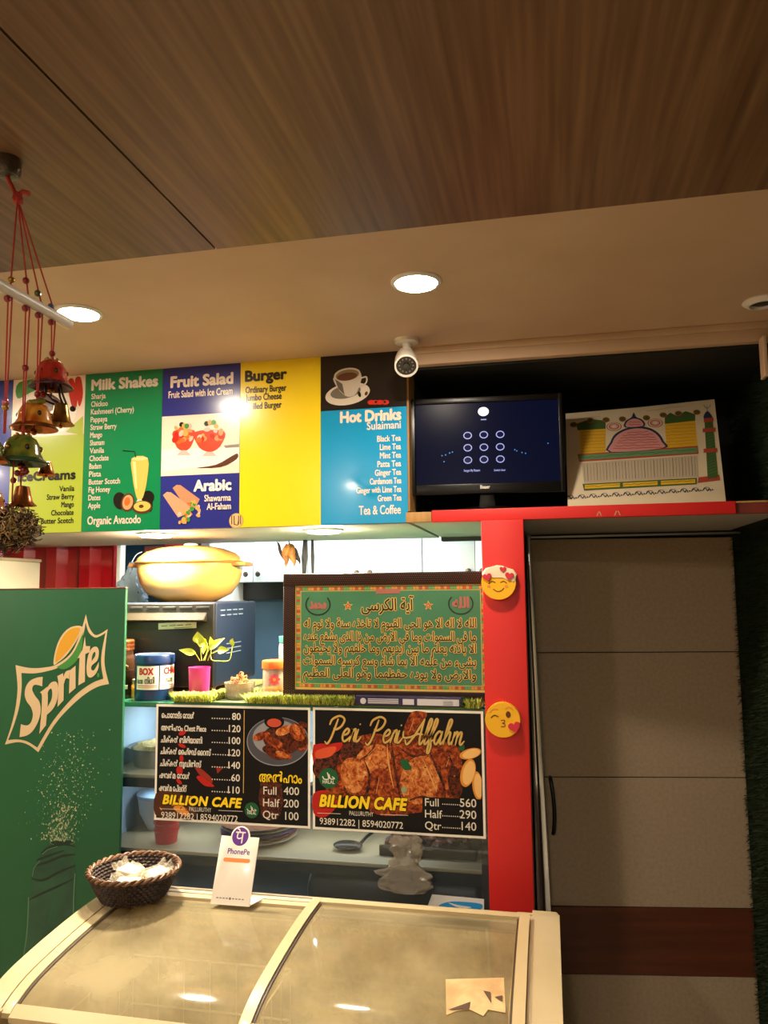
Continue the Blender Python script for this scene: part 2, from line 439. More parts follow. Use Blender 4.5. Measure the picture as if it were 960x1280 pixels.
# bright steel door post, leaning slightly, and strip at the head of the doorway
b = MB()
b.prism([(-.071, 1.80), (-.054, 1.80), (-.008, .10), (-.066, .10)], 'Y', 2.60, 2.70, m_chrome, bev=.003)
b.prism([(-.0665, 1.80), (-.0625, 1.80), (-.030, .10), (-.040, .10)], 'Y', 2.588, 2.602, m_blackpl)
struct(b.build('trim_7'))
b = MB(); b.box(-.07, .625, 2.715, 2.722, 1.797, 1.803, m_steel); struct(b.build('trim_8'))

# ------------------------------------------------------------------ artificial grass on the right wall
def tufts(name, n, pick, ln, wd, mats, lean=1.0):
    v, f, fm = [], [], []
    for _ in range(n):
        p, nrm, tg = pick()
        L = ln*R.uniform(.6, 1.25); side = nrm.cross(tg).normalized()*wd
        tip = p+nrm*L+tg*L*R.uniform(-.1, lean)+side*R.uniform(-4, 4)
        midp = p+(tip-p)*.55+nrm*L*.12
        i = len(v); v += [p-side, p+side, midp+side*.8, midp-side*.8, tip]
        f += [(i, i+1, i+2, i+3), (i+3, i+2, i+4)]; k = R.randrange(len(mats)); fm += [k, k]
    me = bpy.data.meshes.new(name); me.from_pydata(v, [], f)
    for m in mats: me.materials.append(m)
    me.polygons.foreach_set('material_index', fm); me.update(); return link(name, me)
g1 = mat('turf_green', '1b3511', .7); g2 = mat('turf_dark_green', '0e1c09', .7); g3 = mat('turf_olive', '2b431a', .7)
def pick_wall():
    while True:
        y, z = R.uniform(2.0, 2.9), R.uniform(.0, 2.31)
        if not (y > 2.13 and 1.80 < z < 1.86): break
    a = R.uniform(-2.6, -.5)
    return Vector((.635, y, z)), Vector((-1, 0, 0)), Vector((0, math.cos(a), math.sin(a)))
o = tufts('artificial_grass', 26000, pick_wall, .022, .0013, [g1, g2, g3])
tag(o, 'dark green artificial grass covering the wall beside the door', 'artificial grass', kind='stuff')

# ------------------------------------------------------------------ pillar and shelf over the door
b = MB(); b.box(-.178, -.062, 2.135, 2.172, 0, ZB, m_red, .002)
tag(b.build('pillar', world=True, loc=(-.12, 2.15, 0)), 'red painted pillar between the counter and the door', 'pillar')
sh = thing('shelf', 'long red fronted shelf above the door holding the monitor', 'shelf', (.12, 2.15, 1.814))
b = MB(); b.box(-.378, .611, 2.17, 2.79, 1.814, 1.844, m_grey); b.build('board', sh, world=True)
b = MB(); b.box(-.318, .487, 2.148, 2.17, 1.8125, 1.846, m_red, .0015)
for x in (.138, .143, .184, .192): b.box(x-.0012, x+.0016, 2.1472, 2.149, 1.816, 1.829, mat('chipped_paint', 'b98a6a', .8), 0, 1, Matrix.Translation((x, 2.148, 1.824)) @ Matrix.Rotation(.45 if x in (.138, .184) else -.4, 4, 'Y') @ Matrix.Translation((-x, -2.148, -1.824)))
tag(b.build('fascia', sh, world=True), 'red front edge with small chips')
b = MB(); b.box(-.392, -.3185, 2.146, 2.17, 1.8135, 1.842, m_ply, .001); tag(b.build('edge_block', sh, world=True), 'bare plywood end block')
b = MB(); b.box(.488, .611, 2.155, 2.17, 1.8125, 1.840, mat('old_red_paint', '5f1a12', .7, var=('7a2a1a', 20)), .001); b.box(.488, .611, 2.153, 2.17, 1.8405, 1.846, m_ply, .001)
tag(b.build('edge_strip', sh, world=True), 'worn dark red end strip with bare wood top')

# ------------------------------------------------------------------ ceiling lights
def em(name, c, s):
    m = bpy.data.materials.new(name); m.use_nodes = True; nt = m.node_tree; nt.nodes.clear()
    o = nt.nodes.new('ShaderNodeOutputMaterial'); e = nt.nodes.new('ShaderNodeEmission')
    e.inputs[0].default_value = (*c, 1); e.inputs[1].default_value = s; nt.links.new(e.outputs[0], o.inputs[0]); return m
m_down = em('downlight_glow', WARM, DOWN_E); m_under = em('underlight_glow', (1, .83, .60), UNDER_E)
def downlight(p, label, r, m, group, drop=.007):
    t = thing('ceiling_light', label, 'ceiling light', p, group=group)
    b = MB(); b.lathe([(r*.98, 0), (r*1.16, 0), (r*1.17, -.002), (r*1.1, -.006), (r*.98, -.007)], m_white, seg=40); b.build('bezel', t)
    b = MB(); b.lathe([(r*.98, -.001), (r*.97, -drop*.7), (r*.9, -drop), (0, -drop)], m, seg=40); b.build('diffuser', t)
    return t
downlight((-.273, 1.661, CEIL), 'lit round downlight above the yellow and black menu panels', .05, m_down, 'lit downlights in the plain ceiling')
downlight((-1.125, 1.655, CEIL), 'lit downlight beside the hanging bell chime', .05, m_down, 'lit downlights in the plain ceiling')
downlight((-1.98, 1.65, CEIL), 'lit downlight out to the left of the chime', .05, m_down, 'lit downlights in the plain ceiling')
downlight((-1.24, 2.275, ZB), 'small lit light under the menu above the cream pot', .052, m_under, 'small lights under the menu', .011)
downlight((-.679, 2.292, ZB), 'small lit light under the yellow menu panel', .052, m_under, 'small lights under the menu', .011)
t = thing('ceiling_fitting', 'unlit round ceiling fitting by the right wall', 'ceiling fitting', aZ(953, 376, CEIL))
b = MB(); b.lathe([(.030, 0), (.045, 0), (.046, -.003), (.038, -.010), (.030, -.012), (.029, -.004)], m_white, seg=32); b.build('bezel', t)
b = MB(); b.lathe([(.03, -.003), (.02, -.008), (0, -.009)], mat('dull_lens', '3a342b', .4), seg=24); b.build('lens', t)

# ------------------------------------------------------------------ security camera
cc = thing('security_camera', 'white bullet security camera hanging from the ceiling', 'camera', (-.368, 2.058, CEIL))
m_camw = mat('camera_white', 'ebe6da', .3, coat=.3)
b = MB(); b.lathe([(0, -.012), (.024, -.012), (.033, -.009), (.035, 0), (0, 0)], m_camw); b.build('base', cc)
b = MB(); b.lathe([(.013, -.01), (.011, -.022), (.016, -.03), (.016, -.038), (0, -.046)], m_camw, seg=20); b.build('bracket', cc)
dirv = Vector((.16, -.80, -.62)).normalized()
Mq = Matrix.Translation((0, -.012, -.062)) @ dirv.to_track_quat('Z', 'Y').to_matrix().to_4x4()
b = MB(); b.lathe([(0, -.045), (.020, -.044), (.026, -.036), (.031, .0), (.0325, .03), (.0325, .046), (.028, .047), (.0275, .040)], m_camw, M=Mq); b.build('housing', cc)
b = MB(); b.lathe([(.0276, .0415), (.0, .0415)], mat('camera_window', '141210', .12, coat=.5), M=Mq); b.build('window', cc)
b = MB(); b.lathe([(.009, .043), (.008, .048), (0, .049)], mat('lens_glass', '23201d', .1, coat=1), M=Mq, seg=20)
for k in range(12):
    a = k*math.pi/6; b.lathe([(.0026, .0418), (.0022, .0432), (0, .0436)], mat('led_dome', '6b5f50', .2, coat=1), c=(.019*math.cos(a), .019*math.sin(a), 0), M=Mq, seg=8)
b.build('lens', cc)
# ------------------------------------------------------------------ menu board over the counter
PB = Plane((0, YB, 0))
ink = lambda n, c, r=.22: mat('ink_'+n, c, r, coat=.25)
K_blue, K_lime, K_green, K_navy, K_yel, K_cyan = ink('blue', '2b3c93'), ink('lime', 'a8b93a'), ink('green', '0d7f4b'), ink('navy', '2a2f83'), ink('yellow', 'f6d51c'), ink('cyan', '0a93c9')
K_blk, K_wht, K_crm, K_dk = ink('black', '17100f'), ink('white', 'f4ede2'), ink('cream', 'efdcc8'), ink('dark', '1d1a12')
K_red, K_org, K_tan, K_brn, K_dg = ink('red', 'c22a1c'), ink('orange', 'e8692e'), ink('tan', 'cf9c6c'), ink('brown', '5a3420'), ink('deep_green', '17361f')
K_pink, K_grey, K_pale, K_gold = ink('pink', 'e9b9ac'), ink('grey', '8d857c'), ink('pale', 'd9cbbb'), ink('gold', 'c9a653')
K_lgreen = ink('leaf', '3f8f3a')
mb = thing('menu_board', 'long printed cafe menu board above the counter', 'menu board', (-1.17, YB, ZB))
XB = [-1.952, -1.693, -1.429, -1.160, -.901, -.646, -.386]
for i, ink_ in enumerate([K_blue, K_lime, K_green, K_navy, K_yel, K_blk]):
    b = MB(); b.box(XB[i]+.0004, XB[i+1]-.0004, YB, YB+.008, ZB+.001, CEIL-.0005, ink_); p = b.build('menu_panel', mb, world=True)
    tag(p, ['plain blue panel', 'lime green ice cream panel', 'green milk shake panel', 'navy fruit salad and shawarma panel', 'yellow burger panel', 'black and blue hot drinks panel'][i])
    p['_k'] = i
    a = Art(PB); U = lambda x, y: PB.uv(x, y)
    if i == 0: continue
    if i == 1:   # ice creams
        a.rect(XB[1]+.0005, XB[2]-.0005, U(60, 545)[1], CEIL-.001, K_crm)
        a.poly([(24, 478), (60, 473), (72, 476), (40, 490), (22, 498)], K_lgreen, 2, smooth=4)
        a.poly([(28, 500), (70, 488), (96, 510), (80, 538), (40, 540)], K_wht, 2, smooth=5)
        a.poly([(45, 500), (62, 492), (78, 505), (62, 515), (50, 520)], K_brn, 3, smooth=4)
        a.poly([(85, 478), (92, 474), (97, 495), (95, 510), (89, 505)], K_red, 3, smooth=4)
        a.poly([(94, 475), (101, 472), (104, 492), (100, 508), (97, 500)], K_red, 3, smooth=4)
        a.poly([(82, 540), (104, 520), (104, 544)], K_lime, 3)
        a.tpx('IceCreams', (23, 601), (94, 599), 590.5, K_dk, 3, bold=.045)
        u, v = U(93, 613.5)
        for k, s in enumerate(['Vanila', 'Straw Berry', 'Mango', 'Chocolate', 'Butter Scotch']): a.text(s, u, v-.0254*k, .0162, K_dk, 3, align='r', w=.0088*len(s), bold=.018)
    if i == 2:   # milk shakes
        a.tpx('Milk Shakes', (115, 487), (197, 483), 475, K_pale, 3, bold=.045)
        u, v = U(114.5, 499)
        for k, s in enumerate(['Sharja', 'Chickoo', 'Kashmeeri (Cherry)', 'Pappaya', 'Straw Berry', 'Mango', 'Shamam', 'Vanila', 'Choclate', 'Badam', 'Pista', 'Butter Scotch', 'Fig Honey', 'Dates', 'Apple']):
            a.text(s, u, v-.0250*k, .0162, K_pale, 3, w=.0083*len(s), bold=.018)
        a.tpx('Organic Avacodo', (109.5, 656), (176, 653.5), 646.5, K_pale, 3, bold=.022)
        # glass of shake with avocados
        a.stroke([(154, 563.5), (168.5, 564.5), (170.5, 574)], .0028, K_dk, 5, smooth=0)
        a.poly([(165, 573), (185, 572.5), (184, 600), (181, 615), (177.5, 624), (172, 624), (168.5, 612), (166, 596)], ink('shake', 'cdbb5c'), 4, smooth=3)
        a.poly([(166, 577), (170, 577), (172, 612), (169.5, 610)], ink('shake_light', 'e3d795'), 5)
        a.ell((175, 573.5), 10, 2, ink('shake_foam', 'ded08c'), 5)
        a.poly([(172.5, 624), (177, 624), (180, 629), (170, 629)], K_pale, 4)
        a.ell((150, 626), 8, 10, K_dk, 3, .3); a.ell((160, 628), 8.5, 10.5, K_brn, 4, -.2); a.ell((160, 628), 6.5, 8.5, K_tan, 5, -.2); a.ell((159.5, 627), 3.6, 5, K_org, 6, -.2)
        a.ell((185, 622), 8, 8, K_dk, 3); a.ell((188, 631), 3, 8, K_dk, 3)
        a.ell((178, 634), 12.5, 7.5, K_brn, 4); a.ell((178, 633), 10.5, 5.8, ink('avocado', 'c9b95b'), 5); a.ell((177, 633), 3, 2, K_brn, 6)
    if i == 3:   # fruit salad / arabic
        a.rect(XB[3]+.0005, XB[4]-.0005, U(250, 593.2)[1], U(250, 518)[1], K_crm)
        z0 = U(250, 560)[1]
        a.poly([(202, 562), (255, 560), (299, 558), (299, 577), (260, 586), (240, 585), (202, 590)], K_wht, 2)
        a.poly([(290, 570), (297, 567), (296, 574), (276, 584), (245, 585), (270, 581)], K_brn, 3, smooth=3)
        a.poly([(280, 557), (299, 555), (299, 559), (282, 560)], K_grey, 3)
        for (cx, cy, r) in ((230, 545, 13), (262, 546, 18)):
            a.poly([(cx-r, cy-6), (cx+r, cy-7), (cx+r*.8, cy+10), (cx+r*.3, cy+18), (cx-r*.3, cy+18), (cx-r*.8, cy+11)], ink('salad_red', 'd9482f'), 4, smooth=4)
            for k in range(16):
                q = R.uniform(-.85, .85)*r; s = R.uniform(-14, 8)
                a.ell((cx+q, cy+s), R.uniform(2, 4.5), R.uniform(2, 4), [K_org, K_red, K_gold, K_pink, ink('melon', 'e9925a')][k % 5], 5+k*.1, R.uniform(0, 3), n=10)
            for k in range(3): a.ell((cx+(-.2+.25*k)*r, cy-r*.95+R.uniform(-2, 1)), 3, 3, [K_dk, K_gold, K_lgreen][k], 7, n=10)
            a.poly([(cx-3, cy+18), (cx+3, cy+18), (cx+9, cy+24), (cx-9, cy+24)], K_pink, 4)
        a.tpx('Fruit Salad', (214, 483.5), (291, 480), 471, K_crm, 3, bold=.045)
        a.tpx('Fruit Salad with Ice Cream', (211, 497), (291, 493.5), 489, K_crm, 3, bold=.018)
        a.tpx('Arabic', (243, 614), (289, 612), 601.5, K_wht, 8, bold=.045)
        a.tpx('Shawarma', (256, 627), (289, 625.5), 619.5, K_crm, 8, bold=.018); a.tpx('Al-Faham', (259, 637.5), (289, 636), 630, K_crm, 8, bold=.018)
        for (dx, dy, e) in ((12, -9, 0), (0, 0, 1)):
            a.poly([(204+dx, 619+dy), (209+dx, 615+dy), (214+dx, 615.5+dy), (238+dx, 633+dy), (233+dx, 643+dy), (223+dx, 647+dy)], [ink('wrap', 'c08a66'), ink('wrap_light', 'd09c78')][e], 4+e*2)
            for k in range(18): a.ell((230+dx+R.uniform(-8, 7), 645+dy+R.uniform(-9, 9)), R.uniform(1.5, 3.5), R.uniform(1.2, 3), [K_org, K_gold, K_lgreen, K_pink, ink('filling', 'e0a35c')][k % 5], 5+e*2+k*.05, R.uniform(0, 3), n=9)
        c = U(295.5, 651)
    if i == 4:
        a.tpx('Burger', (307, 476), (358, 474), 464, K_dk, 3, bold=.045)
        for s, x1, y in (('Ordinary Burger', 358, 490.5), ('Jumbo Cheese', 352, 500.5), ('Grilled Burger', 352, 511.3)): a.tpx(s, (307, y), (x1, y-1), y-7.6, K_dk, 3, bold=.018)
        a.ell((295.5, 651), 9, 9, K_gold, 3); a.ell((295.5, 651), 8, 8, ink('seal', 'd8b985'), 4)
        for x in (290, 293, 298.5, 301): a.stroke([(x, 645), (x, 655)], .0028, K_brn, 5, smooth=0)
        a.stroke([(293, 655.5), (297.5, 656.5), (298.5, 650)], .0028, K_brn, 5, smooth=0)
    if i == 5:
        a.rect(XB[5]+.0005, XB[6]-.0005, ZB+.0015, U(455, 511)[1], K_cyan)
        # cup and saucer picture
        a.ell((434.5, 492.5), 28, 13.5, ink('saucer', 'cfc3b2'), 2, .12); a.ell((432, 490), 19, 8, ink('saucer_well', '6f665c'), 3, .12)
        a.poly([(418, 470), (422, 485), (432, 495), (440, 495.5), (447, 489), (451, 466)], ink('cup', 'bfb2a4'), 4, smooth=3)
        a.poly([(419, 474), (423, 486), (431, 494), (428, 480)], ink('cup_side', '5e554d'), 5)
        a.ell((434.2, 468.5), 16.5, 8.2, ink('cup_rim', 'c7b79f'), 6, .08); a.ell((434.4, 469.2), 14.6, 6.8, ink('cup_inside', '7a6a50'), 7, .08); a.ell((434, 471), 12.5, 4.8, K_brn, 8, .08)
        a.stroke([(451, 473), (458, 471.5), (457.5, 479), (448.5, 484)], .0045, ink('cup_rim', 'c7b79f'), 5)
        a.ell((449.5, 493), 1.8, 3.6, K_dk, 6, .3); a.ell((458, 492), 1.8, 2.6, K_brn, 6, -.4)
        for x in (464, 469, 475, 482): a.ell((x, 503), 4.4, 3, K_red, 3)
        for x in (470, 481): a.ell((x, 502.5), 1.5, 1.5, K_dk, 4)
        a.tpx('Hot Drinks', (426, 528), (501, 524.5), 515.5, K_crm, 3, bold=.045)
        a.tpx('Sulaimani', (459, 537.5), (501, 535), 528.5, K_crm, 3, bold=.018)
        u, v = U(501, 550.8)
        for k, s in enumerate(['Black Tea', 'Lime Tea', 'Mint Tea', 'Patta Tea', 'Ginger Tea', 'Cardamom Tea', 'Ginger with Lime Tea', 'Green Tea']): a.text(s, u, v-.0249*k, .0165, K_crm, 3, align='r', w=.0077*len(s)*(1 if len(s) < 14 else .86), bold=.018)
        a.tpx('Tea & Coffee', (449, 644), (501, 641.5), 633.5, K_crm, 3, bold=.014)
    o = a.build("lettering", p); o.location = PB.loc-wl(p)

# ------------------------------------------------------------------ monitor on the shelf
TVR = math.radians(4.2)
tv = thing('monitor', 'black flat monitor showing a ring pattern lock screen', 'monitor', (-.165, 2.215, 1.846), TVR)
PT = Plane((-.165, 2.215, 1.846), TVR)
u0, v1 = PT.uv(508.5, 499.5); u1, _ = PT.uv(702.5, 490.5); _, v0 = PT.uv(605, 617)
m_bez = mat('piano_black', '0a0909', .3, spec=.3)
b = MB()
s0, t1 = PT.uv(519, 506.5); s1, _ = PT.uv(697, 497); _, t0 = PT.uv(605, 603.8)
b.box(u0, u1, .012, .034, v0+.006, v1-.006, m_blackpl, .008)
b.box(u0, s0, -.004, .016, v0, v1, m_bez, .003); b.box(s1, u1, -.004, .016, v0, v1, m_bez, .003)
b.box(s0-.002, s1+.002, -.004, .016, t1, v1, m_bez, .003); b.box(s0-.002, s1+.002, -.004, .016, v0, t0, m_bez, .003)
b.build('casing', tv)
m_scr = mat('screen_navy', '05060c', .25, spec=.05, em='0a0f2c', es=.35)
b = MB(); b.box(s0, s1, .002, .010, t0, t1, m_scr); scr = b.build('screen', tv)
m_ring = mat('screen_ring', '222233', .3, em='a9b0ee', es=.5); m_sw = mat('screen_white', '222222', .3, em='f3f5ff', es=.8); m_ring2 = mat('screen_hub', '05060c', .13, em='0a1040', es=.4)
m_spark = mat('screen_spark', '111122', .3, em='2f8ee0', es=.45)
a = Art(PT)
for cy, row in ((0, [(584.5, 544.3), (604.7, 543.3), (625.2, 542.8)]), (1, [(584.7, 559.6), (604.9, 558.9), (625.2, 558.4)]), (2, [(584.8, 575), (605, 574.2), (625.4, 573.7)])):
    for q in row:
        a.ell(q, 5.4, 4.7, m_ring, 1); a.ell(q, 4.2, 3.5, m_ring2, 2)
a.ell((604.2, 514.3), 6.8, 5.8, m_sw, 1); a.rect(*(PT.uv(601, 525)[0], PT.uv(608, 525)[0]), *(PT.uv(604, 524.9)[1], PT.uv(604, 523.7)[1]), m_ring, 1)
a.tpx('Forgot My Pattern', (580, 589.6), (600, 589), 586.9, m_ring, 1, bold=.02); a.tpx('Switch User', (617.5, 588.8), (632, 588.4), 586.5, m_ring, 1, bold=.02)
for x, y in ((552.5, 569.5), (557, 568.5), (562, 566), (565.5, 565), (643.5, 562), (646, 563.5), (652.5, 565.5), (657, 566.5), (555, 577), (685, 554)): a.ell((x, y), .9, .9, m_spark, 1, n=8)
o = a.build('display', scr); o.location = (0, .002, 0)
a = Art(PT); a.tpx('Beaer', (600.5, 611), (612.5, 610.6), 607, mat('logo_silver', 'd8d4cc', .3), 1, bold=.03); o = a.build('logo', tv); o.location = (0, -.0042, 0)
b = MB(); b.prism([(-.026, .004), (.026, .004), (.018, .09), (-.018, .09)], 'Y', .02, .034, m_bez, bev=.003); b.build('neck', tv)
b = MB(); b.lathe([(0, .017), (.6, .015), (.92, .008), (1, .0), (0, 0)], m_bez, c=(0, 0, 0), seg=48, M=Matrix.Translation((.0, .045, .0002)) @ Matrix.Diagonal((.105, .075, 1, 1))); b.build('base', tv)

# ------------------------------------------------------------------ painted card leaning in the niche
tb, tt = aY(803, 624, 2.20), aY(803, 506, 2.33)
CT = -math.atan2(.17, .30); CR = 0
cal = thing('picture_card', 'leaning cream card painted with a pink dome and minarets', 'picture', (.27, 2.240, 1.8475), 0, tilt=CT)
PC = Plane((.27, 2.240, 1.8475), 0, CT)
m_card = mat('card_paper', 'd9c9aa', .7, var=('cdbc9b', 6))
q = [PC.uv(*p) for p in ((702, 630), (906, 621), (893, 499), (800, 509), (707, 517))]
z_ = min(p[1] for p in q); q = [(x, max(z, 0)) for x, z in q]
q[0] = (-.209, 0); q[1] = (q[1][0], 0); q[4] = (max(q[4][0], -.209), q[4][1])
b = MB(); b.prism(q, 'Y', 0, .004, m_card); b.build('card', cal)
a = Art(PC); a.EPS = .0003
c_yel, c_pink, c_grn, c_dgrn, c_red, c_navy, c_lin = [mat('paint_'+n, c, .7) for n, c in (('yellow', 'd6a920'), ('pink', 'cf8f8c'), ('green', '5f8a5c'), ('dark_green', '3d5a22'), ('red', 'a8402a'), ('blue', '25304a'), ('grey', '7d7566'))]
a.poly([(724, 537), (757, 535), (757, 566), (726, 568)], c_yel); a.poly([(831, 528), (869, 525), (872, 557), (833, 561)], c_yel)
a.poly([(720, 530), (738, 524), (757, 526), (757, 536), (722, 538)], c_dgrn, 2); a.poly([(831, 521), (838, 516), (846, 520), (857, 514), (869, 518), (869, 526), (831, 530)], c_dgrn, 2)
for x, y in ((717, 531), (738, 526), (757.5, 525), (778, 524), (808, 522.5), (829, 519), (848, 517), (871, 515.5)): a.ell((x, y), 4.6, 4.6, c_red, 3); a.ell((x, y), 3.2, 3.2, c_dgrn, 4)
for x, y in ((767.5, 533.5), (819, 529)):
    for k, (r, c) in enumerate(((9.5, c_red), (8.4, m_card), (6.6, c_red), (5.4, c_pink), (3.2, m_card))): a.ell((x, y), r, r*.8, c, 2+k)
a.poly([(762, 566), (763, 553), (769, 543), (782, 536), (797, 533.5), (812, 535.5), (823, 542), (829.5, 552), (829.5, 561)], c_navy, 7, smooth=3)
a.poly([(764.5, 565.5), (765.5, 554), (771, 545), (783, 538.3), (797, 536), (811, 538), (821, 544), (827, 553), (827, 561)], c_pink, 8, smooth=3)
a.poly([(781, 535), (782, 527), (789, 522.5), (792, 516.5), (795, 522), (803, 525.5), (805, 533.5)], c_navy, 9, smooth=3); a.poly([(783, 534.5), (784, 528), (790, 524.5), (796, 524.5), (802, 527.5), (803, 533.2)], c_pink, 10, smooth=3)
for k in range(7):
    y = 541+k*3.3; hw = 17+k*2.2
    if k == 0: hw = 13
    a.stroke([(797-hw+j*hw/5, y+R.uniform(-.6, .6)-(j-5)*.18) for j in range(11)], .0018, c_red, 11)
for k in range(2): a.stroke([(786+j*1.6, 528.5+k*3.2+R.uniform(-.4, .4)) for j in range(10)], .0016, c_red, 11)
for k in range(7):
    y = 540.5+k*4; a.stroke([(727+j*3, y-j*.12+R.uniform(-.5, .5)) for j in range(11)], .0010, c_red, 3, smooth=2); y -= 8; a.stroke([(833+j*3.6, y-j*.22+R.uniform(-.5, .5)) for j in range(11)], .0010, c_red, 3, smooth=2)
a.poly([(722, 568), (872, 557.5), (873, 567.5), (724, 577.5)], c_red, 3); a.poly([(723.5, 569.5), (871, 559.5), (871.5, 566), (725, 575.5)], c_grn, 4)
a.stroke([(726+j*4.5, 572.6-j*.31+R.uniform(-1, 1)) for j in range(33)], .0016, c_dgrn, 5, smooth=3)
a.poly([(727, 579), (871, 569.5), (873, 596.5), (730, 604)], ink('card_shade', 'b9a98f', .7), 3)
for k in range(36):
    x = 730+k*3.95; a.stroke([(x, 580.5-k*.27), (x+.6, 590-k*.25), (x+1.2, 601.5-k*.2)], .0012, [c_lin, c_navy, c_brn if False else c_lin][k % 3], 4, smooth=0)
a.poly([(728, 605), (871, 597.5), (871, 605.5), (730, 613.5)], c_dgrn, 3)
for k in range(3): a.poly([(731+k*47.5, 606.5-k*2.5), (775+k*47, 604.2-k*2.5), (775+k*47, 609-k*2.5), (731+k*47.5, 611.3-k*2.5)], c_yel, 4)
a.stroke([(731+j*4.4, 608.9-j*.245+R.uniform(-.8, .8)) for j in range(32)], .0014, c_dgrn, 5, smooth=3)
a.poly([(873, 597), (899, 593.5), (900, 600.5), (872, 604)], c_red, 3)
a.poly([(880.5, 526), (890.5, 525), (897.5, 597), (884.5, 599)], c_dgrn, 5)
for k in range(14): a.stroke([(882.5+k*.2, 545+k*3.7), (892.5+k*.32, 541+k*3.7)], .0009, c_grn, 6, smooth=0)
for y, hw in ((525.5, 6), (538, 8), (563.5, 8.5)): a.poly([(885.5-hw+(y-525)*.06, y-2), (885.5+hw+(y-525)*.06, y-3), (885.5+hw+(y-525)*.06, y+2), (885.5-hw+(y-525)*.06, y+3)], c_red, 7)
a.poly([(880, 524), (880, 519), (884, 514.5), (888, 518), (890, 523)], c_navy, 7, smooth=3); a.stroke([(884, 515), (883.5, 508)], .0012, c_navy, 7, smooth=0); a.stroke([(879.5, 507), (882, 510.5), (886, 510), (888, 506)], .0012, c_navy, 7)
for k in range(13):
    x = 713+k*14.2; y = 622.5-k*.85
    a.stroke([(x-5, y+1), (x-2, y-2), (x+1, y+1.5), (x+3, y-1.5), (x+5, y+1.5)], .0026, c_navy, 3); a.stroke([(x-4, y-1.5), (x-1, y-3.2), (x+3, y-2.6)], .0016, c_navy, 3); a.ell((x+7, y), 1.2, 1.2, c_navy, 3, n=8)
a.stroke([(710+j*8, 525.5-j*.9+R.uniform(-.7, .7)) for j in range(6)], .001, c_lin, 3); a.stroke([(808+j*4, 514-j*.55+R.uniform(-.7, .7)) for j in range(13)], .001, c_lin, 3)
a.build('painting', cal)
# ------------------------------------------------------------------ glass fronted counter
ZT = 1.295
m_gl_edge = mat('glass_edge_green', '2f6b50', .15, coat=.5)
m_case = glass('case_glass', 'eceff2', '8fa5ad', .05, .015)
m_shelfg = mat('case_shelf', 'b09e78', .45)
m_caseback = mat('case_lining', '9fb4c2', .4)
ct = thing('display_counter', 'glass fronted display counter carrying two food posters', 'counter', (-.75, 2.45, 0))
b = MB(); b.box(-1.36, -.125, 2.16, 2.78, 0, .70, mat('counter_base', '2b2f33', .5), .002); b.build('base', ct, world=True)
b = MB(); b.box(-1.36, -.125, 2.147, 2.78, 1.280, ZT, m_gl_edge, .002); tag(b.build('top', ct, world=True), 'thick green glass top')
b = MB(); b.box(-1.36, -1.345, 2.16, 2.78, .70, 1.28, m_caseback); b.build('side_panel', ct, world=True)
b = MB(); b.box(-.198, -.125, 2.152, 2.78, .70, 1.28, mat('case_post', '14110f', .3)); b.build('corner_post', ct, world=True)
b = MB(); b.box(-1.345, -.198, 2.74, 2.78, .70, 1.28, m_caseback); b.build('back_panel', ct, world=True)
for z in (1.066, .852):
    b = MB(); b.box(-1.345, -.198, 2.175, 2.74, z, z+.010, m_shelfg, .001); b.box(-1.345, -.198, 2.170, 2.178, z-.026, z, mat('shelf_rail', '2a2b2c', .3, 1)); b.build('inner_shelf', ct, world=True)
b = MB(); b.box(-1.345, -.125, 2.146, 2.151, .70, 1.28, m_case); b.build('front_glass', ct, world=True)
# cool fill lights added to brighten the case interior, no real fittings
area('case_fill', (-.8, 2.40, 1.272), .9, 5, (.78, .9, 1), shape='RECTANGLE', sy=.05)
area('case_fill', (-.8, 2.30, 1.035), .9, 1.2, (.80, .92, 1), shape='RECTANGLE', sy=.04)
area('case_fill', (-.8, 2.30, .820), .9, .5, (.85, .92, 1), shape='RECTANGLE', sy=.04)

# posters on the glass
m_pw = mat('poster_white', 'ece6da', .4); m_pb = mat('poster_black', '0a090e', .45, spec=.25)
PY = 2.1445
PP = Plane((0, PY, 0))
def roast(name, cols, sc):
    m = bpy.data.materials.new(name); m.use_nodes = True; nt = m.node_tree; b = nt.nodes['Principled BSDF']
    b.inputs['Roughness'].default_value = .4; b.inputs['Specular IOR Level'].default_value = .25
    tc = nt.nodes.new('ShaderNodeTexCoord'); n = nt.nodes.new('ShaderNodeTexNoise'); n.inputs['Scale'].default_value = sc; n.inputs['Detail'].default_value = 8; n.inputs['Distortion'].default_value = .8
    n.inputs['Roughness'].default_value = .65
    cr = nt.nodes.new('ShaderNodeValToRGB'); e = cr.color_ramp.elements
    e[0].position = .32; e[0].color = lin(cols[0]); e[1].position = .70; e[1].color = lin(cols[-1])
    for k, c in enumerate(cols[1:-1]): x = e.new(.32+.38*(k+1)/(len(cols)-1)); x.color = lin(c)
    nt.links.new(tc.outputs['Object'], n.inputs['Vector']); nt.links.new(n.outputs['Fac'], cr.inputs[0]); nt.links.new(cr.outputs[0], b.inputs['Base Color'])
    return m
r_dark = roast('roast_dark', ['120806', '32120a', '6b2a14', '4a1c0e'], 90); r_mid = roast('roast_mid', ['2c0e08', '6b2410', 'a84a1c', 'c87434'], 75)
r_lite = roast('roast_light', ['6b2610', 'a84e20', 'd08444', 'e6b478'], 70); r_char = roast('roast_char', ['0d0a0a', '241513', '6b2c18', '3a1a12'], 110)
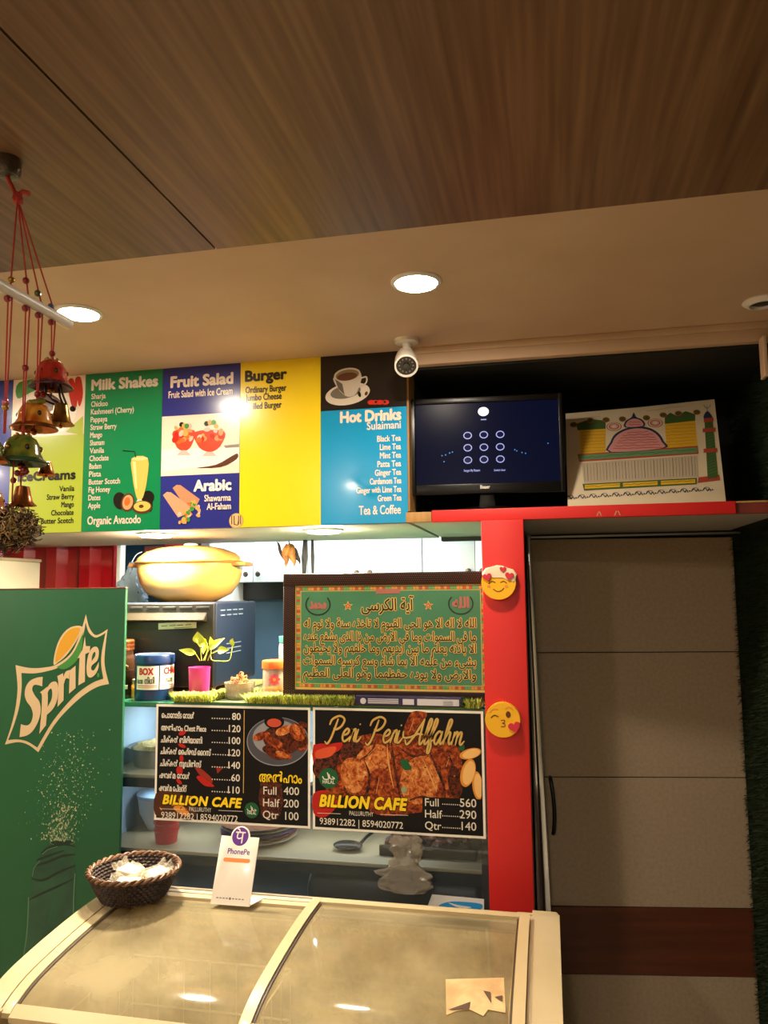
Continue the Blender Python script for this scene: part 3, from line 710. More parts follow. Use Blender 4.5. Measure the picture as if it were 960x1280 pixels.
p_yel, p_gold, p_red, p_grn, p_plate, p_plate2, p_lem, p_lem2, p_txt, p_br = [mat('print_'+n, c, .4, spec=.25) for n, c in (('yellow', 'f4cf1e'), ('gold', 'c9a45a'), ('red', 'b3201a'), ('green', '1d5a35'), ('plate', '4a4a52'), ('rim', '8c8c92'), ('lemon', 'd98c34'), ('lemon_light', 'eebb72'), ('text', 'ddd5c6'), ('brown', '4a2a1a'))]
def poster(q0, q1, label, name):
    (x0, z1), (x1, z0) = q0, q1
    t = thing('poster', label, 'poster', ((x0+x1)/2, PY, z0), group=None)
    b = MB(); b.box(x0, x1, PY, PY+.0012, z0, z1, m_pw); b.build('border', t, world=True)
    a = Art(PP); a.rect(x0+.0065, x1-.0065, z0+.0065, z1-.0065, m_pb, .5); return t, a
def place(a, n, t): o = a.build(n, t); o.location = PP.loc-wl(t); return o
def halal(a, cx, cy, r):
    a.ell((cx, cy), r, r, p_grn, 6); k = r/9
    a.stroke([(cx-5.5*k, cy-1.5*k), (cx-4*k, cy+.8*k), (cx, cy+.6*k), (cx-1*k, cy-5*k)], .0024*k, p_txt, 7); a.stroke([(cx+.5*k, cy-3.5*k), (cx+1.8*k, cy+.6*k), (cx+5.6*k, cy+.4*k), (cx+3.5*k, cy-1.2*k)], .0022*k, p_txt, 7)
    a.tpx('HALAL', (cx-5.4*k, cy+5.2*k), (cx+5.6*k, cy+5*k), cy+2*k, p_txt, 7, bold=.02)
# left poster: price list
t, a = poster((-1.156, 1.2895), (-.6765, .9560), 'black price list poster with plate of fried chicken at upper right', 'list')
names = ['െപാേറാട്ട േറാൾ', 'അൽഫാം Chest Piece', 'ചിക്കൻ ബിരിയാണി', 'ചിക്കൻ ൈഫ്രഡ് ൈറസ്', 'ചിക്കൻ നൂഡിൽസ്', 'ഷവർമ േറാൾ', 'ഷവർമ േപ്ലറ്റ്']
ends = [243, 258, 253, 264, 252, 237.5, 233.5]; cyl = [897.5, 913.2, 928, 942.5, 957.5, 972.5, 988.5]; cyr = [900.7, 916, 931, 946.2, 961.8, 977.5, 992.8]
pr_ = ['80', '120', '100', '120', '140', '60', '110']
for k in range(7):
    x0 = 202.5-.55*k; u, v = PP.uv(x0, cyl[k]); u1, _ = PP.uv(ends[k], cyl[k])
    a.text(names[k], u, v+.001, .0155, p_txt, 5, w=u1-u, bold=.02)
    ur, vr = PP.uv(301-.2*k, cyr[k]); a.text(pr_[k], ur, vr+.002, .0185, p_txt, 5, align='r', bold=.012)
    ud, vd = PP.uv(265 if k != 3 else 266, cyr[k])
    for j in range(8):
        xx = ud+.0077*j; a.rect(xx, xx+.0032, vr+.003, vr+.0062, p_txt, 5)
a.stroke([(305.6, 888), (304.5, 991)], .0022, p_gold, 5, smooth=0)
for x, y, rx, ry, ro in ((228, 916, 5, 2.5, .4), (227.5, 932, 5, 2, -.3), (227, 948, 2.5, 4, .1), (224.5, 963, 4, 5, .2), (224, 977, 4, 2.2, -.6)): a.ell((x, y), rx, ry, p_red, 2, ro)
a.poly([(244, 960), (249, 959), (266, 974), (262, 980), (256, 977)], ink('chili', '8f2a20'), 2, smooth=3); a.poly([(246, 972), (251, 970), (264, 979), (268, 983), (256, 982)], p_red, 3, smooth=3)
a.poly([(270, 958), (279, 960), (272, 967)], ink('chili', '8f2a20'), 2)
a.poly([(195, 992), (215, 988), (238, 999), (245, 1014), (240, 1025), (215, 1022), (194, 1018)], p_br, 1.5, smooth=3); a.poly([(214, 1001), (226, 1005), (238, 1018), (232, 1020), (218, 1012)], p_lem, 2, smooth=3)
for k in range(14): a.ell((R.uniform(196, 240), R.uniform(994, 1022)), R.uniform(1, 3), R.uniform(.6, 1.6), [p_lem, p_brn if False else p_br, r_mid][k % 3], 2+k*.05, R.uniform(0, 3), n=8)
# plate of chicken
def clipx(pts): return [(min(x, 385.2), y) for x, y in pts]
def ellpts(c, rx, ry, n=40, rot=0): return clipx([(c[0]+rx*math.cos(6.2832*k/n)*math.cos(rot)-ry*math.sin(6.2832*k/n)*math.sin(rot), c[1]+rx*math.cos(6.2832*k/n)*math.sin(rot)+ry*math.sin(6.2832*k/n)*math.cos(rot)) for k in range(n)])
a.poly(ellpts((347.5, 927), 39, 30.5), p_plate2, 2); a.poly(ellpts((347.5, 926.6), 38, 29.6), p_plate, 2.3); a.poly(ellpts((346, 922), 30, 22), mat('print_plate_light', '8a8a90', .25, coat=.4), 2.6)
for c, rx, ry, ro in (((352, 925), 24, 17, .3), ((345, 940), 14, 9, .4)): a.poly(ellpts(c, rx, ry, 24, ro), r_char, 2.8)
for c, rx, ry, ro, m in (((327, 920), 11, 5, -.3, r_mid), ((355, 913), 11, 5.5, -.4, r_lite), ((343, 928), 12, 5, .4, r_mid), ((372, 915), 9, 12, -.6, r_mid), ((375, 926), 10, 9, .3, r_dark), ((350, 941), 16, 6, .4, r_mid), ((337, 937), 9, 5.5, .2, r_dark), ((361, 929), 8, 9, .2, r_dark), ((379, 934), 7, 4, -.7, r_mid), ((371, 912), 4, 7, -.5, r_lite), ((353, 943), 9, 3.2, .4, r_lite), ((324, 919), 6, 2.4, -.4, r_lite), ((379, 906), 6, 4, .4, r_char)):
    a.poly(ellpts(c, rx, ry, 22, ro), m, 3+R.random())
a.ell((343, 902), 12.5, 8, p_pb if False else m_pb, 5); a.ell((343, 901.5), 12, 7.2, p_plate2, 4.9); a.ell((343, 902.2), 11, 6.2, m_pb, 5.2); a.ell((343, 903.5), 9, 5, mat('print_ketchup', 'c04a34', .25, coat=.4), 5.4)
a.poly([(326, 978), (352, 980), (350, 1022), (327, 1020)], r_char, 1.4, smooth=2)
a.tpx('അൽഫാം', (324.5, 977.5), (377.5, 978.5), 966, p_yel, 6, bold=.014)
for k, (s, n_) in enumerate((('Full', '400'), ('Half', '200'), ('Qtr', '100'))):
    u, v = PP.uv(329.5-.3*k, 992.5+15*k); a.text(s, u, v, .0205, p_txt, 6, bold=.006); u, v = PP.uv(374-.3*k, 993.8+15.7*k); a.text(n_, u, v, .0205, p_yel if k == 9 else p_txt, 6, align='r', bold=.006)
def cafe(a, x0, x1, y0, y1, yt, sub, ph):
    for L, bb, m in ((7, .045, p_yel), (6.4, .085, m_pb)):
        a.tpx('BILLION CAFE', (x0, y0), (x1, y1), yt, m, L, bold=bb, shear=.22, space=1.08)
    a.tpx('PALLURUTHY', *sub, p_txt, 7); a.tpx('938912282 | 8594020772', *ph, p_txt, 7, bold=.006)
    ya = sub[0][1]-2
    a.stroke([(x0-3, ya-1), (x0+26, ya)], .0012, p_txt, 6, smooth=0); a.stroke([(sub[1][0]+9, sub[1][1]-2.3), (x1+1, sub[1][1]-1)], .0012, p_txt, 6, smooth=0)
cafe(a, 204, 302.5, 1004.5, 1009, 994, ((237, 1013.6), (264.5, 1015), 1008.5), ((202, 1022.5), (297.5, 1027), 1015))
halal(a, 315, 1012.5, 9)
place(a, 'print', t)
# right poster: peri peri alfahm
t, a = poster((-.6685, 1.2905), (-.1845, .9555), 'poster of a whole grilled chicken on dark background beside the red pillar', 'alfahm')
a.poly([(430, 930), (446, 921), (470, 917), (500, 921), (520, 914), (548, 924), (572, 934), (578, 956), (577, 985), (570, 1004), (548, 1012), (520, 1016), (488, 1020), (466, 1016), (452, 1002), (432, 996), (424, 975), (422, 955)], r_mid, 1.5, smooth=4)
a.poly([(504, 918), (508, 902), (516, 889.5), (530, 889.8), (534, 893), (528, 905), (518, 918), (512, 926)], r_mid, 1.6, smooth=3)
a.poly([(392, 931), (412, 930), (428, 928), (424, 938), (400, 950), (392, 954)], p_red, 1.3, smooth=2); a.poly([(396, 938), (420, 933), (414, 945), (396, 948)], mat('print_tomato', 'd0502c', .25, coat=.4), 1.4, smooth=3)
a.ell((410, 958), 20, 16, r_char, 1.35, .4); a.ell((440, 940), 16, 14, r_char, 1.7, .8)
a.poly([(392, 992), (410, 988), (424, 996), (418, 1012), (404, 1022), (392, 1016)], p_red, 1.4, smooth=3); a.ell((420, 985), 13, 14, r_mid, 1.45)
p_glz = mat('print_glaze', 'd89a56', .4, spec=.25)
a.ell((441, 969), 15, 21, r_lite, 1.8, .2); a.ell((438, 964), 9, 13, p_glz, 1.85, .25); a.ell((440, 966), 11, 16, r_lite, 1.88, .25)
a.ell((553, 950), 20, 22, r_mid, 1.8, -.3); a.ell((569, 978), 9, 20, r_dark, 1.82, .1); a.ell((466, 950), 24, 17, r_lite, 1.8, .5); a.ell((525, 975), 24, 30, r_lite, 1.78, -.4); a.ell((478, 985), 20, 24, r_mid, 1.81, .2)
for s_ in ([(489, 924), (492, 950), (497, 980), (503, 1008)], [(455, 950), (462, 970), (458, 992), (446, 1000)], [(535, 936), (546, 960), (555, 984), (556, 1006)], [(430, 990), (446, 996), (466, 992)], [(470, 925), (464, 940), (450, 950)], [(512, 1000), (530, 996), (548, 1006)], [(560, 940), (566, 960), (564, 985)], [(500, 935), (516, 945), (530, 942)]): a.stroke(s_, [.002]+[.007]*(len(s_)-2)+[.002], r_char, 2.3)
for s_ in ([(484, 930), (486, 955), (492, 985)], [(528, 948), (538, 970), (546, 990)], [(541, 956), (549, 974)], [(470, 934), (460, 944)], [(446, 957), (450, 972)], [(512, 962), (518, 984)], [(562, 946), (558, 958)], [(474, 972), (470, 992)], [(517, 900), (512, 914)], [(500, 1002), (484, 1010)]): a.stroke(s_, [.001]+[.0045]*max(0, len(s_)-2)+[.0015], p_glz, 2.5)
for x, y, r in ((507, 956, 7), (504, 952, 4), (511, 959, 4), (505, 987, 4.5), (577, 934, 5)): a.ell((x, y), r, r*.8, p_grn if r != 4.5 else mat('print_pale_leaf', '8f9a72', .25, coat=.4), 3.2, R.uniform(0, 3), n=7)
for c, rx, ry, ro in (((588, 942), 14, 6.5, -.25), ((585, 966), 9, 18, .25), ((597, 982), 6.5, 18, -.1)):
    pts = [(min(x, 602), y) for x, y in ellpts((c[0], c[1]), rx, ry, 26, -ro)] if False else [(min(c[0]+rx*math.cos(6.2832*k/26)*math.cos(ro)+ry*math.sin(6.2832*k/26)*math.sin(-ro), 602), c[1]+rx*math.cos(6.2832*k/26)*math.sin(ro)+ry*math.sin(6.2832*k/26)*math.cos(ro)) for k in range(26)]
    a.poly(pts, p_lem, 3); cx = sum(p[0] for p in pts)/26; cy = sum(p[1] for p in pts)/26; a.poly([(cx+(x-cx)*.8+1, cy+(y-cy)*.85) for x, y in pts], p_lem2, 3.3)
for k in range(90): a.ell((R.uniform(430, 572), R.uniform(928, 1008)), R.uniform(.5, 1.7), R.uniform(.4, 1.0), [r_char, r_lite, p_br][k % 3], 2.9+k*.004, R.uniform(0, 3), n=7)
a.poly([(528, 996), (600, 999), (601, 1040), (528, 1036)], m_pb, 3.6)
# brush script heading drawn stroke by stroke
SCR = {
 'P': (1.25, [[(.62, 1.72), (.5, 1.0), (.34, .2), (.12, -.22), (-.1, -.05)], [(.02, 1.3), (.16, 1.72), (.7, 1.98), (1.15, 1.72), (1.02, 1.2), (.64, .92), (.42, 1.0)]]),
 'e': (.62, [[(0, .45), (.36, .6), (.46, .86), (.28, 1.0), (.06, .68), (.04, .26), (.22, .0), (.48, .16), (.66, .42)]]),
 'r': (.50, [[(.04, .4), (.12, .98), (.08, .5), (.02, 0)], [(.05, .5), (.2, .88), (.36, .98), (.40, .7), (.36, .2), (.46, .05), (.56, .3)]]),
 'i': (.42, [[(.08, .95), (.0, .3), (.1, .02), (.26, .12), (.42, .4)], [(.14, 1.36), (.16, 1.40)]]),
 'A': (1.15, [[(-.3, .25), (-.1, -.08), (.3, .45), (.68, 1.3), (.92, 1.9)], [(.92, 1.9), (.84, .9), (.86, .05), (1.0, .0), (1.14, .3)], [(-.55, .9), (-.45, .45), (.1, .5), (.6, .74), (1.0, .72)]]),
 'l': (.40, [[(.0, .3), (.32, 1.3), (.38, 1.84), (.22, 1.84), (.1, .9), (.1, .08), (.24, .02), (.42, .35)]]),
 'f': (.44, [[(.0, .3), (.36, 1.3), (.42, 1.84), (.26, 1.84), (.14, .9), (.04, -.5), (.18, -.66), (.26, -.2), (.2, .2), (.46, .35)]]),
 'a': (.72, [[(.5, .8), (.3, 1.0), (.06, .7), (.02, .22), (.2, .0), (.4, .4), (.52, .98)], [(.52, .98), (.46, .3), (.56, .02), (.74, .32)]]),
 'h': (.70, [[(.0, .3), (.34, 1.4), (.38, 1.86), (.2, 1.82), (.1, .9), (.05, 0)], [(.07, .4), (.28, .92), (.44, .88), (.42, .3), (.52, .02), (.7, .3)]]),
 'm': (.95, [[(.06, .95), (.0, 0)], [(.02, .5), (.2, .95), (.32, .84), (.29, 0)], [(.31, .5), (.5, .95), (.63, .84), (.6, .2), (.72, .02), (.92, .3)]]),
}
(ua, va), (ub, vb) = PP.uv(408, 927), PP.uv(583, 934)
tot = 0
for wd in ('Peri', 'Peri', 'Alfahm'): tot += sum(SCR[c][0] for c in wd)+.55
tot -= .35; k_ = (ub-ua)/tot; x = 0
for wd in ('Peri', 'Peri', 'Alfahm'):
    for c in wd:
        adv, st = SCR[c]
        for s in st:
            pts = [(ua+k_*(x+px_+.22*pz), (va+vb)/2+.004+k_*1.0*pz) for px_, pz in s]
            wds = [.0040]+[.0056]*(len(pts)-2)+[.0030]
            a.stroke(pts, [q*1.75 for q in wds], m_pb, 4, px=False, smooth=7); a.stroke([(p+.0008, q-.0006) for p, q in pts], [q*1.28 for q in wds], p_br, 4.6, px=False, smooth=7); a.stroke(pts, wds, p_gold, 5, px=False, smooth=7)
        x += adv
    x += .55
cafe(a, 400, 509, 1008, 1012, 994.5, ((437, 1019), (467, 1020), 1013.8), ((400, 1030.5), (504, 1035), 1022.8))
halal(a, 411, 972.5, 12)
for k, (s, n_) in enumerate((('Full', '560'), ('Half', '290'), ('Qtr', '140'))):
    u, v = PP.uv(531.5, 1007+14.5*k); a.text(s, u, v, .0195, p_txt, 6, bold=.006); u, v = PP.uv(595.5, 1009+14.6*k); a.text(n_, u, v, .0205, p_txt, 6, align='r', bold=.006)
    u, v = PP.uv(553, 1005+14.6*k)
    for j in range(9): a.rect(u+.0058*j, u+.0058*j+.0026, v-.001, v+.0018, p_txt, 6)
place(a, 'print', t)

# ------------------------------------------------------------------ things inside the case
def lathe_thing(name, label, cat, loc, parts, seg=32, group=None, rotz=0):
    t = thing(name, label, cat, loc, rotz, group)
    for pn, prof, m in parts:
        b = MB(); b.lathe(prof, m, seg=seg); b.build(pn, t)
    return t
S1, S2 = 1.0765, .8625
m_clear = glass('clear_plastic', 'dfe6e8', 'c9d2d6', .22, .05)
t = lathe_thing('food_tray', 'steel basin of yellow rice on the upper case shelf', 'basin', (-1.235, 2.33, S1), [('basin', [(0, 0), (.085, 0), (.098, .055), (.104, .058), (.096, .054), (.083, .006), (0, .006)], m_steel)])
b = MB(); b.ball((0, 0, .045), (.09, .09, .028), mat('rice', 'c9a85a', .7, var=('e0c888', 120), bump=(160, .8)), 28, wob=.2, ws=40); tag(b.build('rice', t), 'heap of yellow rice', kind='stuff')
t = thing('glass_bowl', 'clear rounded cover standing behind the yellow rice', 'bowl', (-1.19, 2.52, S1))
b = MB(); b.lathe([(.08, 0), (.085, .05), (.075, .11), (.045, .15), (.015, .165), (0, .166)], m_clear); b.build('dome', t)
b = MB(); b.ball((0, 0, .172), .012, m_steel, 12); b.build('knob', t)
lathe_thing('lidded_bowl', 'white plastic bowl with a pale lid on the lower case shelf', 'bowl', (-1.255, 2.38, S2), [('bowl', [(0, 0), (.045, 0), (.07, .05), (.077, .10), (.077, .104), (0, .104)], mat('milky_plastic', 'c9d6dd', .35)), ('lid', [(.080, .100), (.081, .110), (.07, .116), (0, .122)], mat('lid_blue', 'a9cde8', .25))])
m_redcup = mat('red_plastic', 'c8201e', .35)
for k in range(3):
    lathe_thing('plastic_cup', ['red plastic cup at the bottom of the small stack in the case', 'red plastic cup in the middle of the small stack in the case', 'red plastic cup on top of the small stack in the case'][k], 'cup', (-1.168, 2.245, S2+.021*k), [('cup', [(0, 0), (.032, 0), (.036, .035), (.040, .038), (.0395, .041), (.034, .038), (.030, .003), (0, .003)], m_redcup)], group='red cups stacked in the case')
for k in range(5):
    lathe_thing('plate', ['pale plate lowest in the stack behind the payment card', 'red rimmed plate second from the bottom of the stack in the case', 'purple plate in the middle of the stack in the case', 'tan plate second from the top of the stack in the case', 'brown plate on top of the stack in the case'][k], 'plate', (-.90, 2.33, S2+.0105*k), [('plate', [(0, 0), (.07, 0), (.115, .012), (.118, .014), (.112, .0155), (.07, .004), (0, .004)], mat('plate_glaze_%d' % k, ['b9a37c', '7a2f2a', '5a4a78', 'a58a68', '8a5a40'][k], .3))], group='plates stacked in the case', seg=40)
t = thing('serving_tray', 'dark tray of browned food low in the case by the pillar', 'tray', (-.36, 2.36, S2))
b = MB(); b.box(-.14, .14, -.12, .12, 0, .012, mat('dark_steel', '3a3632', .35, .8), .004); b.box(-.14, .14, -.12, -.112, 0, .03, _M['dark_steel'], .003); b.build('tray', t)
b = MB()
for k in range(26): b.ball((R.uniform(-.12, .12), R.uniform(-.09, .09), .022), (R.uniform(.014, .03), R.uniform(.012, .024), R.uniform(.01, .018)), r_dark, 10, wob=.4)
tag(b.build('food', t), 'browned fried pieces', kind='stuff')
t = thing('steel_ladle', 'dark spoon lying on the lower case shelf', 'spoon', (-.60, 2.27, S2))
b = MB(); b.ball((0, 0, .014), (.045, .03, .012), mat('dark_steel', '3a3632'), 16); b.build('bowl', t)
b = MB(); b.tube([(.03, 0, .012), (.04, .06, .02), (.05, .14, .018)], .005, _M['dark_steel']); b.build('handle', t)
t = thing('food_warmer', 'black rounded appliance at the foot of the glass case', 'appliance', (-.44, 2.33, .7005))
b = MB(); b.prism([(2.21-2.33, 0), (2.21-2.33, .075), (2.225-2.33, .10), (2.26-2.33, .115), (2.45-2.33, .125), (2.50-2.33, .11), (2.50-2.33, 0)], 'X', -.27, .235, m_blackpl, bev=.02); b.build('hood', t)
b = MB(); b.box(-.20, .20, -.121, -.117, .02, .028, m_steel); b.build('trim', t)
# leaflet and tied bag at the foot of the case glass
t = thing('leaflet', 'white leaflet with a blue swoosh stuck low on the case glass', 'leaflet', (-.275, 2.144, .80))
PL_ = Plane((-.275, 2.144, .80)); b = MB(); q = [PL_.uv(*p) for p in ((528, 1150), (605, 1152), (605, 1124), (540, 1118))]; b.prism(q, 'Y', 0, .001, m_white); b.build('sheet', t)
a = Art(PL_); a.poly([(548, 1133), (562, 1127), (590, 1128), (603, 1131), (597, 1138), (565, 1137)], mat('print_sky', '2f9be0', .4), 1, smooth=4); a.poly([(560, 1128), (572, 1131), (590, 1134), (575, 1135)], m_white, 2, smooth=3); a.build('print', t)
t = thing('plastic_bag', 'clear crumpled plastic bag taped below the grilled chicken poster', 'plastic bag', (-.40, 2.128, .80))
m_bag = glass('bag_film', 'e6e2da', 'b9b2a6', .30, .12)
b = MB()
pro = [(.030, .158), (.040, .148), (.037, .125), (.028, .105), (.031, .090), (.048, .072), (.060, .05), (.058, .028), (.04, .010), (0, .004)]
def bagpt(u, v):
    k = v*(len(pro)-1); i = min(int(k), len(pro)-2); f = k-i
    r = pro[i][0]*(1-f)+pro[i+1][0]*f; z = pro[i][1]*(1-f)+pro[i+1][1]*f; a_ = u*2*math.pi
    n_ = noise.noise(Vector((math.cos(a_)*3, math.sin(a_)*3, z*45)))*.75+noise.noise(Vector((math.cos(a_)*9, math.sin(a_)*9, z*70)))*.45
    return Vector((r*(1+n_)*math.cos(a_)*1.0, max(-.012, min(.012, r*(1+n_)*math.sin(a_)*.3)), z))
b.grid(bagpt, 40, 40, m_bag); b.build('film', t, angle=25)
# ------------------------------------------------------------------ on top of the counter
def pick_mat():
    x = R.uniform(-1.10, -.19); y = R.uniform(2.142, 2.30)
    if x > -.76 and y > 2.18 and y < 2.215: y = R.uniform(2.142, 2.178)
    if -.55 < x < -.235 and y < 2.19: x = R.uniform(-.80, -.56)
    if abs(x+.925) < .055 and y < 2.275: x = R.choice([R.uniform(-1.02, -.985), R.uniform(-.868, -.80)])
    if abs(x+1.062) < .040 and y > 2.19: y = R.uniform(2.142, 2.185)
    if abs(x+.825) < .042 and y > 2.215: y = R.uniform(2.142, 2.2)
    if y > 2.228 and x < -1.0: y = R.uniform(2.142, 2.22)
    a = R.uniform(0, 6.28); return Vector((x, y, ZT+.003)), Vector((0, 0, 1)), Vector((math.cos(a), math.sin(a), 0))
tm = thing('grass_mat', 'strip of bright artificial grass along the counter top', 'artificial grass', (-.645, 2.22, ZT))
b = MB(); b.box(-1.10, -.19, 2.145, 2.30, ZT, ZT+.004, mat('mat_backing', '3a4a1c', .8)); b.build('backing', tm, world=True)
o = tufts('blades', 15000, pick_mat, .0225, .0011, [mat('blade_lime', 'c3cf4a', .6), mat('blade_green', '8aa638', .6), mat('blade_dark', '4d6a24', .6), mat('blade_straw', 'dccb78', .6)], lean=1.5)
o.parent = tm; o.location = -wl(tm); tag(o, kind='stuff')

# framed calligraphy panel
FY = 2.186
PF = Plane((0, FY, 0))
fr = thing('framed_calligraphy', 'large green panel of gold Arabic writing in a dark patterned frame', 'framed picture', (-.46, FY, ZT+.004))
fx0, fx1, fz0, fz1 = -.772, -.135, ZT+.0045, 1.6725
m_frame = mat('frame_brown', '24110b', .5, spec=.25); m_fdot = mat('frame_bronze', '7a5236', .45, .3)
bw = .036
b = MB()
for x0, x1, z0, z1 in ((fx0, fx1, fz1-bw, fz1), (fx0, fx1, fz0, fz0+bw), (fx0, fx0+bw, fz0+bw, fz1-bw), (fx1-bw, fx1, fz0+bw, fz1-bw)): b.box(x0, x1, FY-.006, FY+.014, z0, z1, m_frame, .003)
frame = b.build('frame', fr, world=True)
a = Art(); d = .0062
for r in range(6):
    zz_ = fz1-.004-r*d*.95
    for k in range(int((fx1-fx0-.01)/d)): xx = fx0+.006+k*d+(r % 2)*d/2; a.ell((xx, zz_), .0013, .0009, m_fdot, 1, .5, px=False, n=6)
    for k in range(int((fz1-fz0-.05)/d)): zz2 = fz0+.01+k*d+(r % 2)*d/2; a.ell((fx0+.004+r*d*.95, zz2), .0009, .0013, m_fdot, 1, .5, px=False, n=6)
o = a.build('frame_pattern', frame); o.location = Vector((0, FY-.0060, 0))-wl(frame)
b = MB(); m_fgreen = mat('panel_green', '3a7350', .45, var=('417c58', 8)); b.box(fx0+bw-.002, fx1-bw+.002, FY, FY+.008, fz0+bw-.002, fz1-bw+.002, m_fgreen); pan = b.build('panel', fr, world=True)
q_gold, q_red, q_gr2, q_org, q_blk, q_rose = [mat('panel_'+n, c, .35, coat=.2) for n, c in (('gold', 'd8b25c'), ('red', 'b5482e'), ('leaf', '5f9a55'), ('amber', 'd08a34'), ('dark_ink', '14241a'), ('rose', 'a5645a'))]  # the near-black ink fills the gold lettering and the wreaths
a = Art(PF)
ix0, ix1, iz0, iz1 = fx0+bw, fx1-bw, 1.3375, fz1-bw
for x0, x1, z0, z1 in ((ix0, ix1, iz1-.003, iz1), (ix0, ix0+.003, iz0, iz1), (ix0, ix1, iz0-.004, iz0+.004)): a.rect(x0, x1, z0, z1, q_gold, 1)
cols = [q_amb if False else q_org, q_red, q_gr2, q_gr2, q_org, q_org, q_red]
n = 62; s_ = (ix1-ix0-.008)/n
for k in range(n):
    c = cols[k % 7]; x = ix0+.004+k*s_
    a.rect(x+.0005, x+s_-.0008, iz1-.0135, iz1-.0045, c, 1); a.rect(x+.0005, x+s_-.0008, iz0+.005, iz0+.0135, cols[(k+3) % 7], 1)
n = 34; s_ = (iz1-iz0-.03)/n
for k in range(n): a.rect(ix0+.0045, ix0+.0155, iz0+.015+k*s_, iz0+.015+k*s_+s_-.001, cols[(k*3) % 7], 1); a.rect(ix1-.0155, ix1-.0045, iz0+.015+k*s_, iz0+.015+k*s_+s_-.001, cols[(k*3) % 7], 1)
for x0, x1, z0, z1 in ((ix0+.016, ix1-.016, iz1-.0165, iz1-.015), (ix0+.016, ix1-.016, iz0+.0145, iz0+.016), (ix0+.0165, ix0+.0182, iz0+.015, iz1-.015), (ix1-.0182, ix1-.0165, iz0+.015, iz1-.015)): a.rect(x0, x1, z0, z1, q_gold, 1)
a.poly([(470, 736.5), (500, 736), (500, 741.8), (470, 742.5)], q_rose, 2)
def gold_line(t, p0, p1, capx, bo=.03):
    a.tpx(t, p0, p1, p0[1]-capx, q_blk, 4, bold=.010); a.tpx(t, p0, p1, p0[1]-capx, q_gold, 3, bold=bo+.034)
gold_line(arabic('آية الكرسى'), (452, 764), (517, 762), 14, .02)
for k, s in enumerate(['الله لا اله الا هو الحى القيوم لا تاخذه سنة ولا نوم له', 'ما فى السموات وما فى الارض من ذا الذى يشفع عنده', 'الا باذنه يعلم ما بين ايديهم وما خلفهم ولا يحيطون', 'بشىء من علمه الا بما شاء وسع كرسيه السموات', 'والارض ولا يوده حفظهما وهو العلى العظيم']):
    y = (784, 800.5, 815, 831, 847)[k]; gold_line(arabic(s), (380.5-.3*k, y+1.2), (595.3-.1*k, y-.6), 10.4)
for cx, cy in ((435, 757.5), (535.5, 757)):
    for r, m, L in ((6.6, q_gold, 2), (4.6, q_red, 3), (1.6, q_gold, 4)):
        a.poly([(cx+(r if j % 2 == 0 else r*.42)*math.sin(j*math.pi/5), cy-(r if j % 2 == 0 else r*.42)*math.cos(j*math.pi/5)) for j in range(10)], m, L)
for cx, cy, s in ((397.5, 755.5, 'محمد'), (576, 754.5, 'الله')):
    for j in range(26):
        an = -.6+j*(math.pi+1.2)/25; a.ell((cx+15*math.cos(an), cy+13*math.sin(an)), 1.7, .8, q_blk, 2, -an+1.2, n=8)
    a.tpx(arabic(s), (cx-10, cy+5), (cx+10, cy+5), cy-7, q_rose, 3, bold=.05)
o = a.build('calligraphy', pan); o.location = PF.loc-wl(pan)

# incense packet
PI_ = Plane((-.43, 2.146, ZT+.0045)); ip = thing('incense_packet', 'long dark blue packet with white labels lying on the grass in front of the frame', 'packet', (-.43, 2.146, ZT+.0045), 0)
q0, q1 = PI_.uv(443.5, 872.5), PI_.uv(577, 862.5); PZ = .026; m_pk = mat('packet_navy', '241f4a', .35, coat=.3); m_pl = mat('packet_white', 'c9c5c9', .4)
b = MB(); b.box(q0[0], q1[0], 0, .030, 0, PZ, m_pk, .0015); b.build('box', ip)
a = Art(); L_ = q1[0]-q0[0]; X_ = lambda f: q0[0]+L_*f
a.ell((X_(.08), .012), .0085, .0085, m_pl, 1, px=False)
for z in (.006, .0095, .013, .017): a.rect(X_(.125), X_(.415), z, z+.0022, m_pl, 1)
a.rect(X_(.455), X_(.56), .004, .0195, m_pl, 1); a.rect(X_(.59), X_(.80), .003, .0205, m_pl, 1); a.rect(X_(.80), X_(.975), .003, .0205, m_pl, 1)
for z in (.005, .008, .011, .014): a.rect(X_(.83), X_(.92), z, z+.0012, mat('print_grey', '77747c', .5), 2)
a.build('print', ip)

# black oven with the cream pot on it
m_oven = mat('oven_black', '151410', .5, spec=.25); m_ovens = mat('oven_side', '0c1728', .6, spec=.2); m_ovr = mat('oven_recess', '2c2b28', .35)
b = MB(); b.box(-1.46, -1.005, 2.235, 2.66, ZT, ZT+.012, m_ply, .002); tag(b.build('wooden_board', world=True, loc=(-1.2, 2.4, ZT)), 'tan wooden board under the black oven', 'board')
ov = thing('oven', 'black oven under the cream pot, vents along its edge', 'oven', (-1.235, 2.44, ZT+.012))
oz0, oz1 = ZT+.026, 1.588
b = MB(); b.box(-1.452, -1.038, 2.30, 2.64, oz0, oz1, m_ovens, .008); b.build('body', ov, world=True)
b = MB(); b.box(-1.452, -1.040, 2.285, 2.30, oz0, oz1-.002, m_oven, .004); b.build('rear_panel', ov, world=True)
b = MB(); b.prism([(2.286, oz1-.030), (2.260, oz1-.054), (2.262, oz1-.058), (2.286, oz1-.062)], 'X', -1.420, -1.062, mat('oven_ridge', '1a160c', .7, spec=.1), bev=.004); tag(b.build('duct', ov, world=True), 'raised ridge across the rear panel')
b = MB()
for k in range(6): b.box(-1.39+k*.058, -1.345+k*.058, 2.2835, 2.288, oz1-.022, oz1-.012, m_dark, .001)
b.build('vent', ov, world=True)
b = MB()
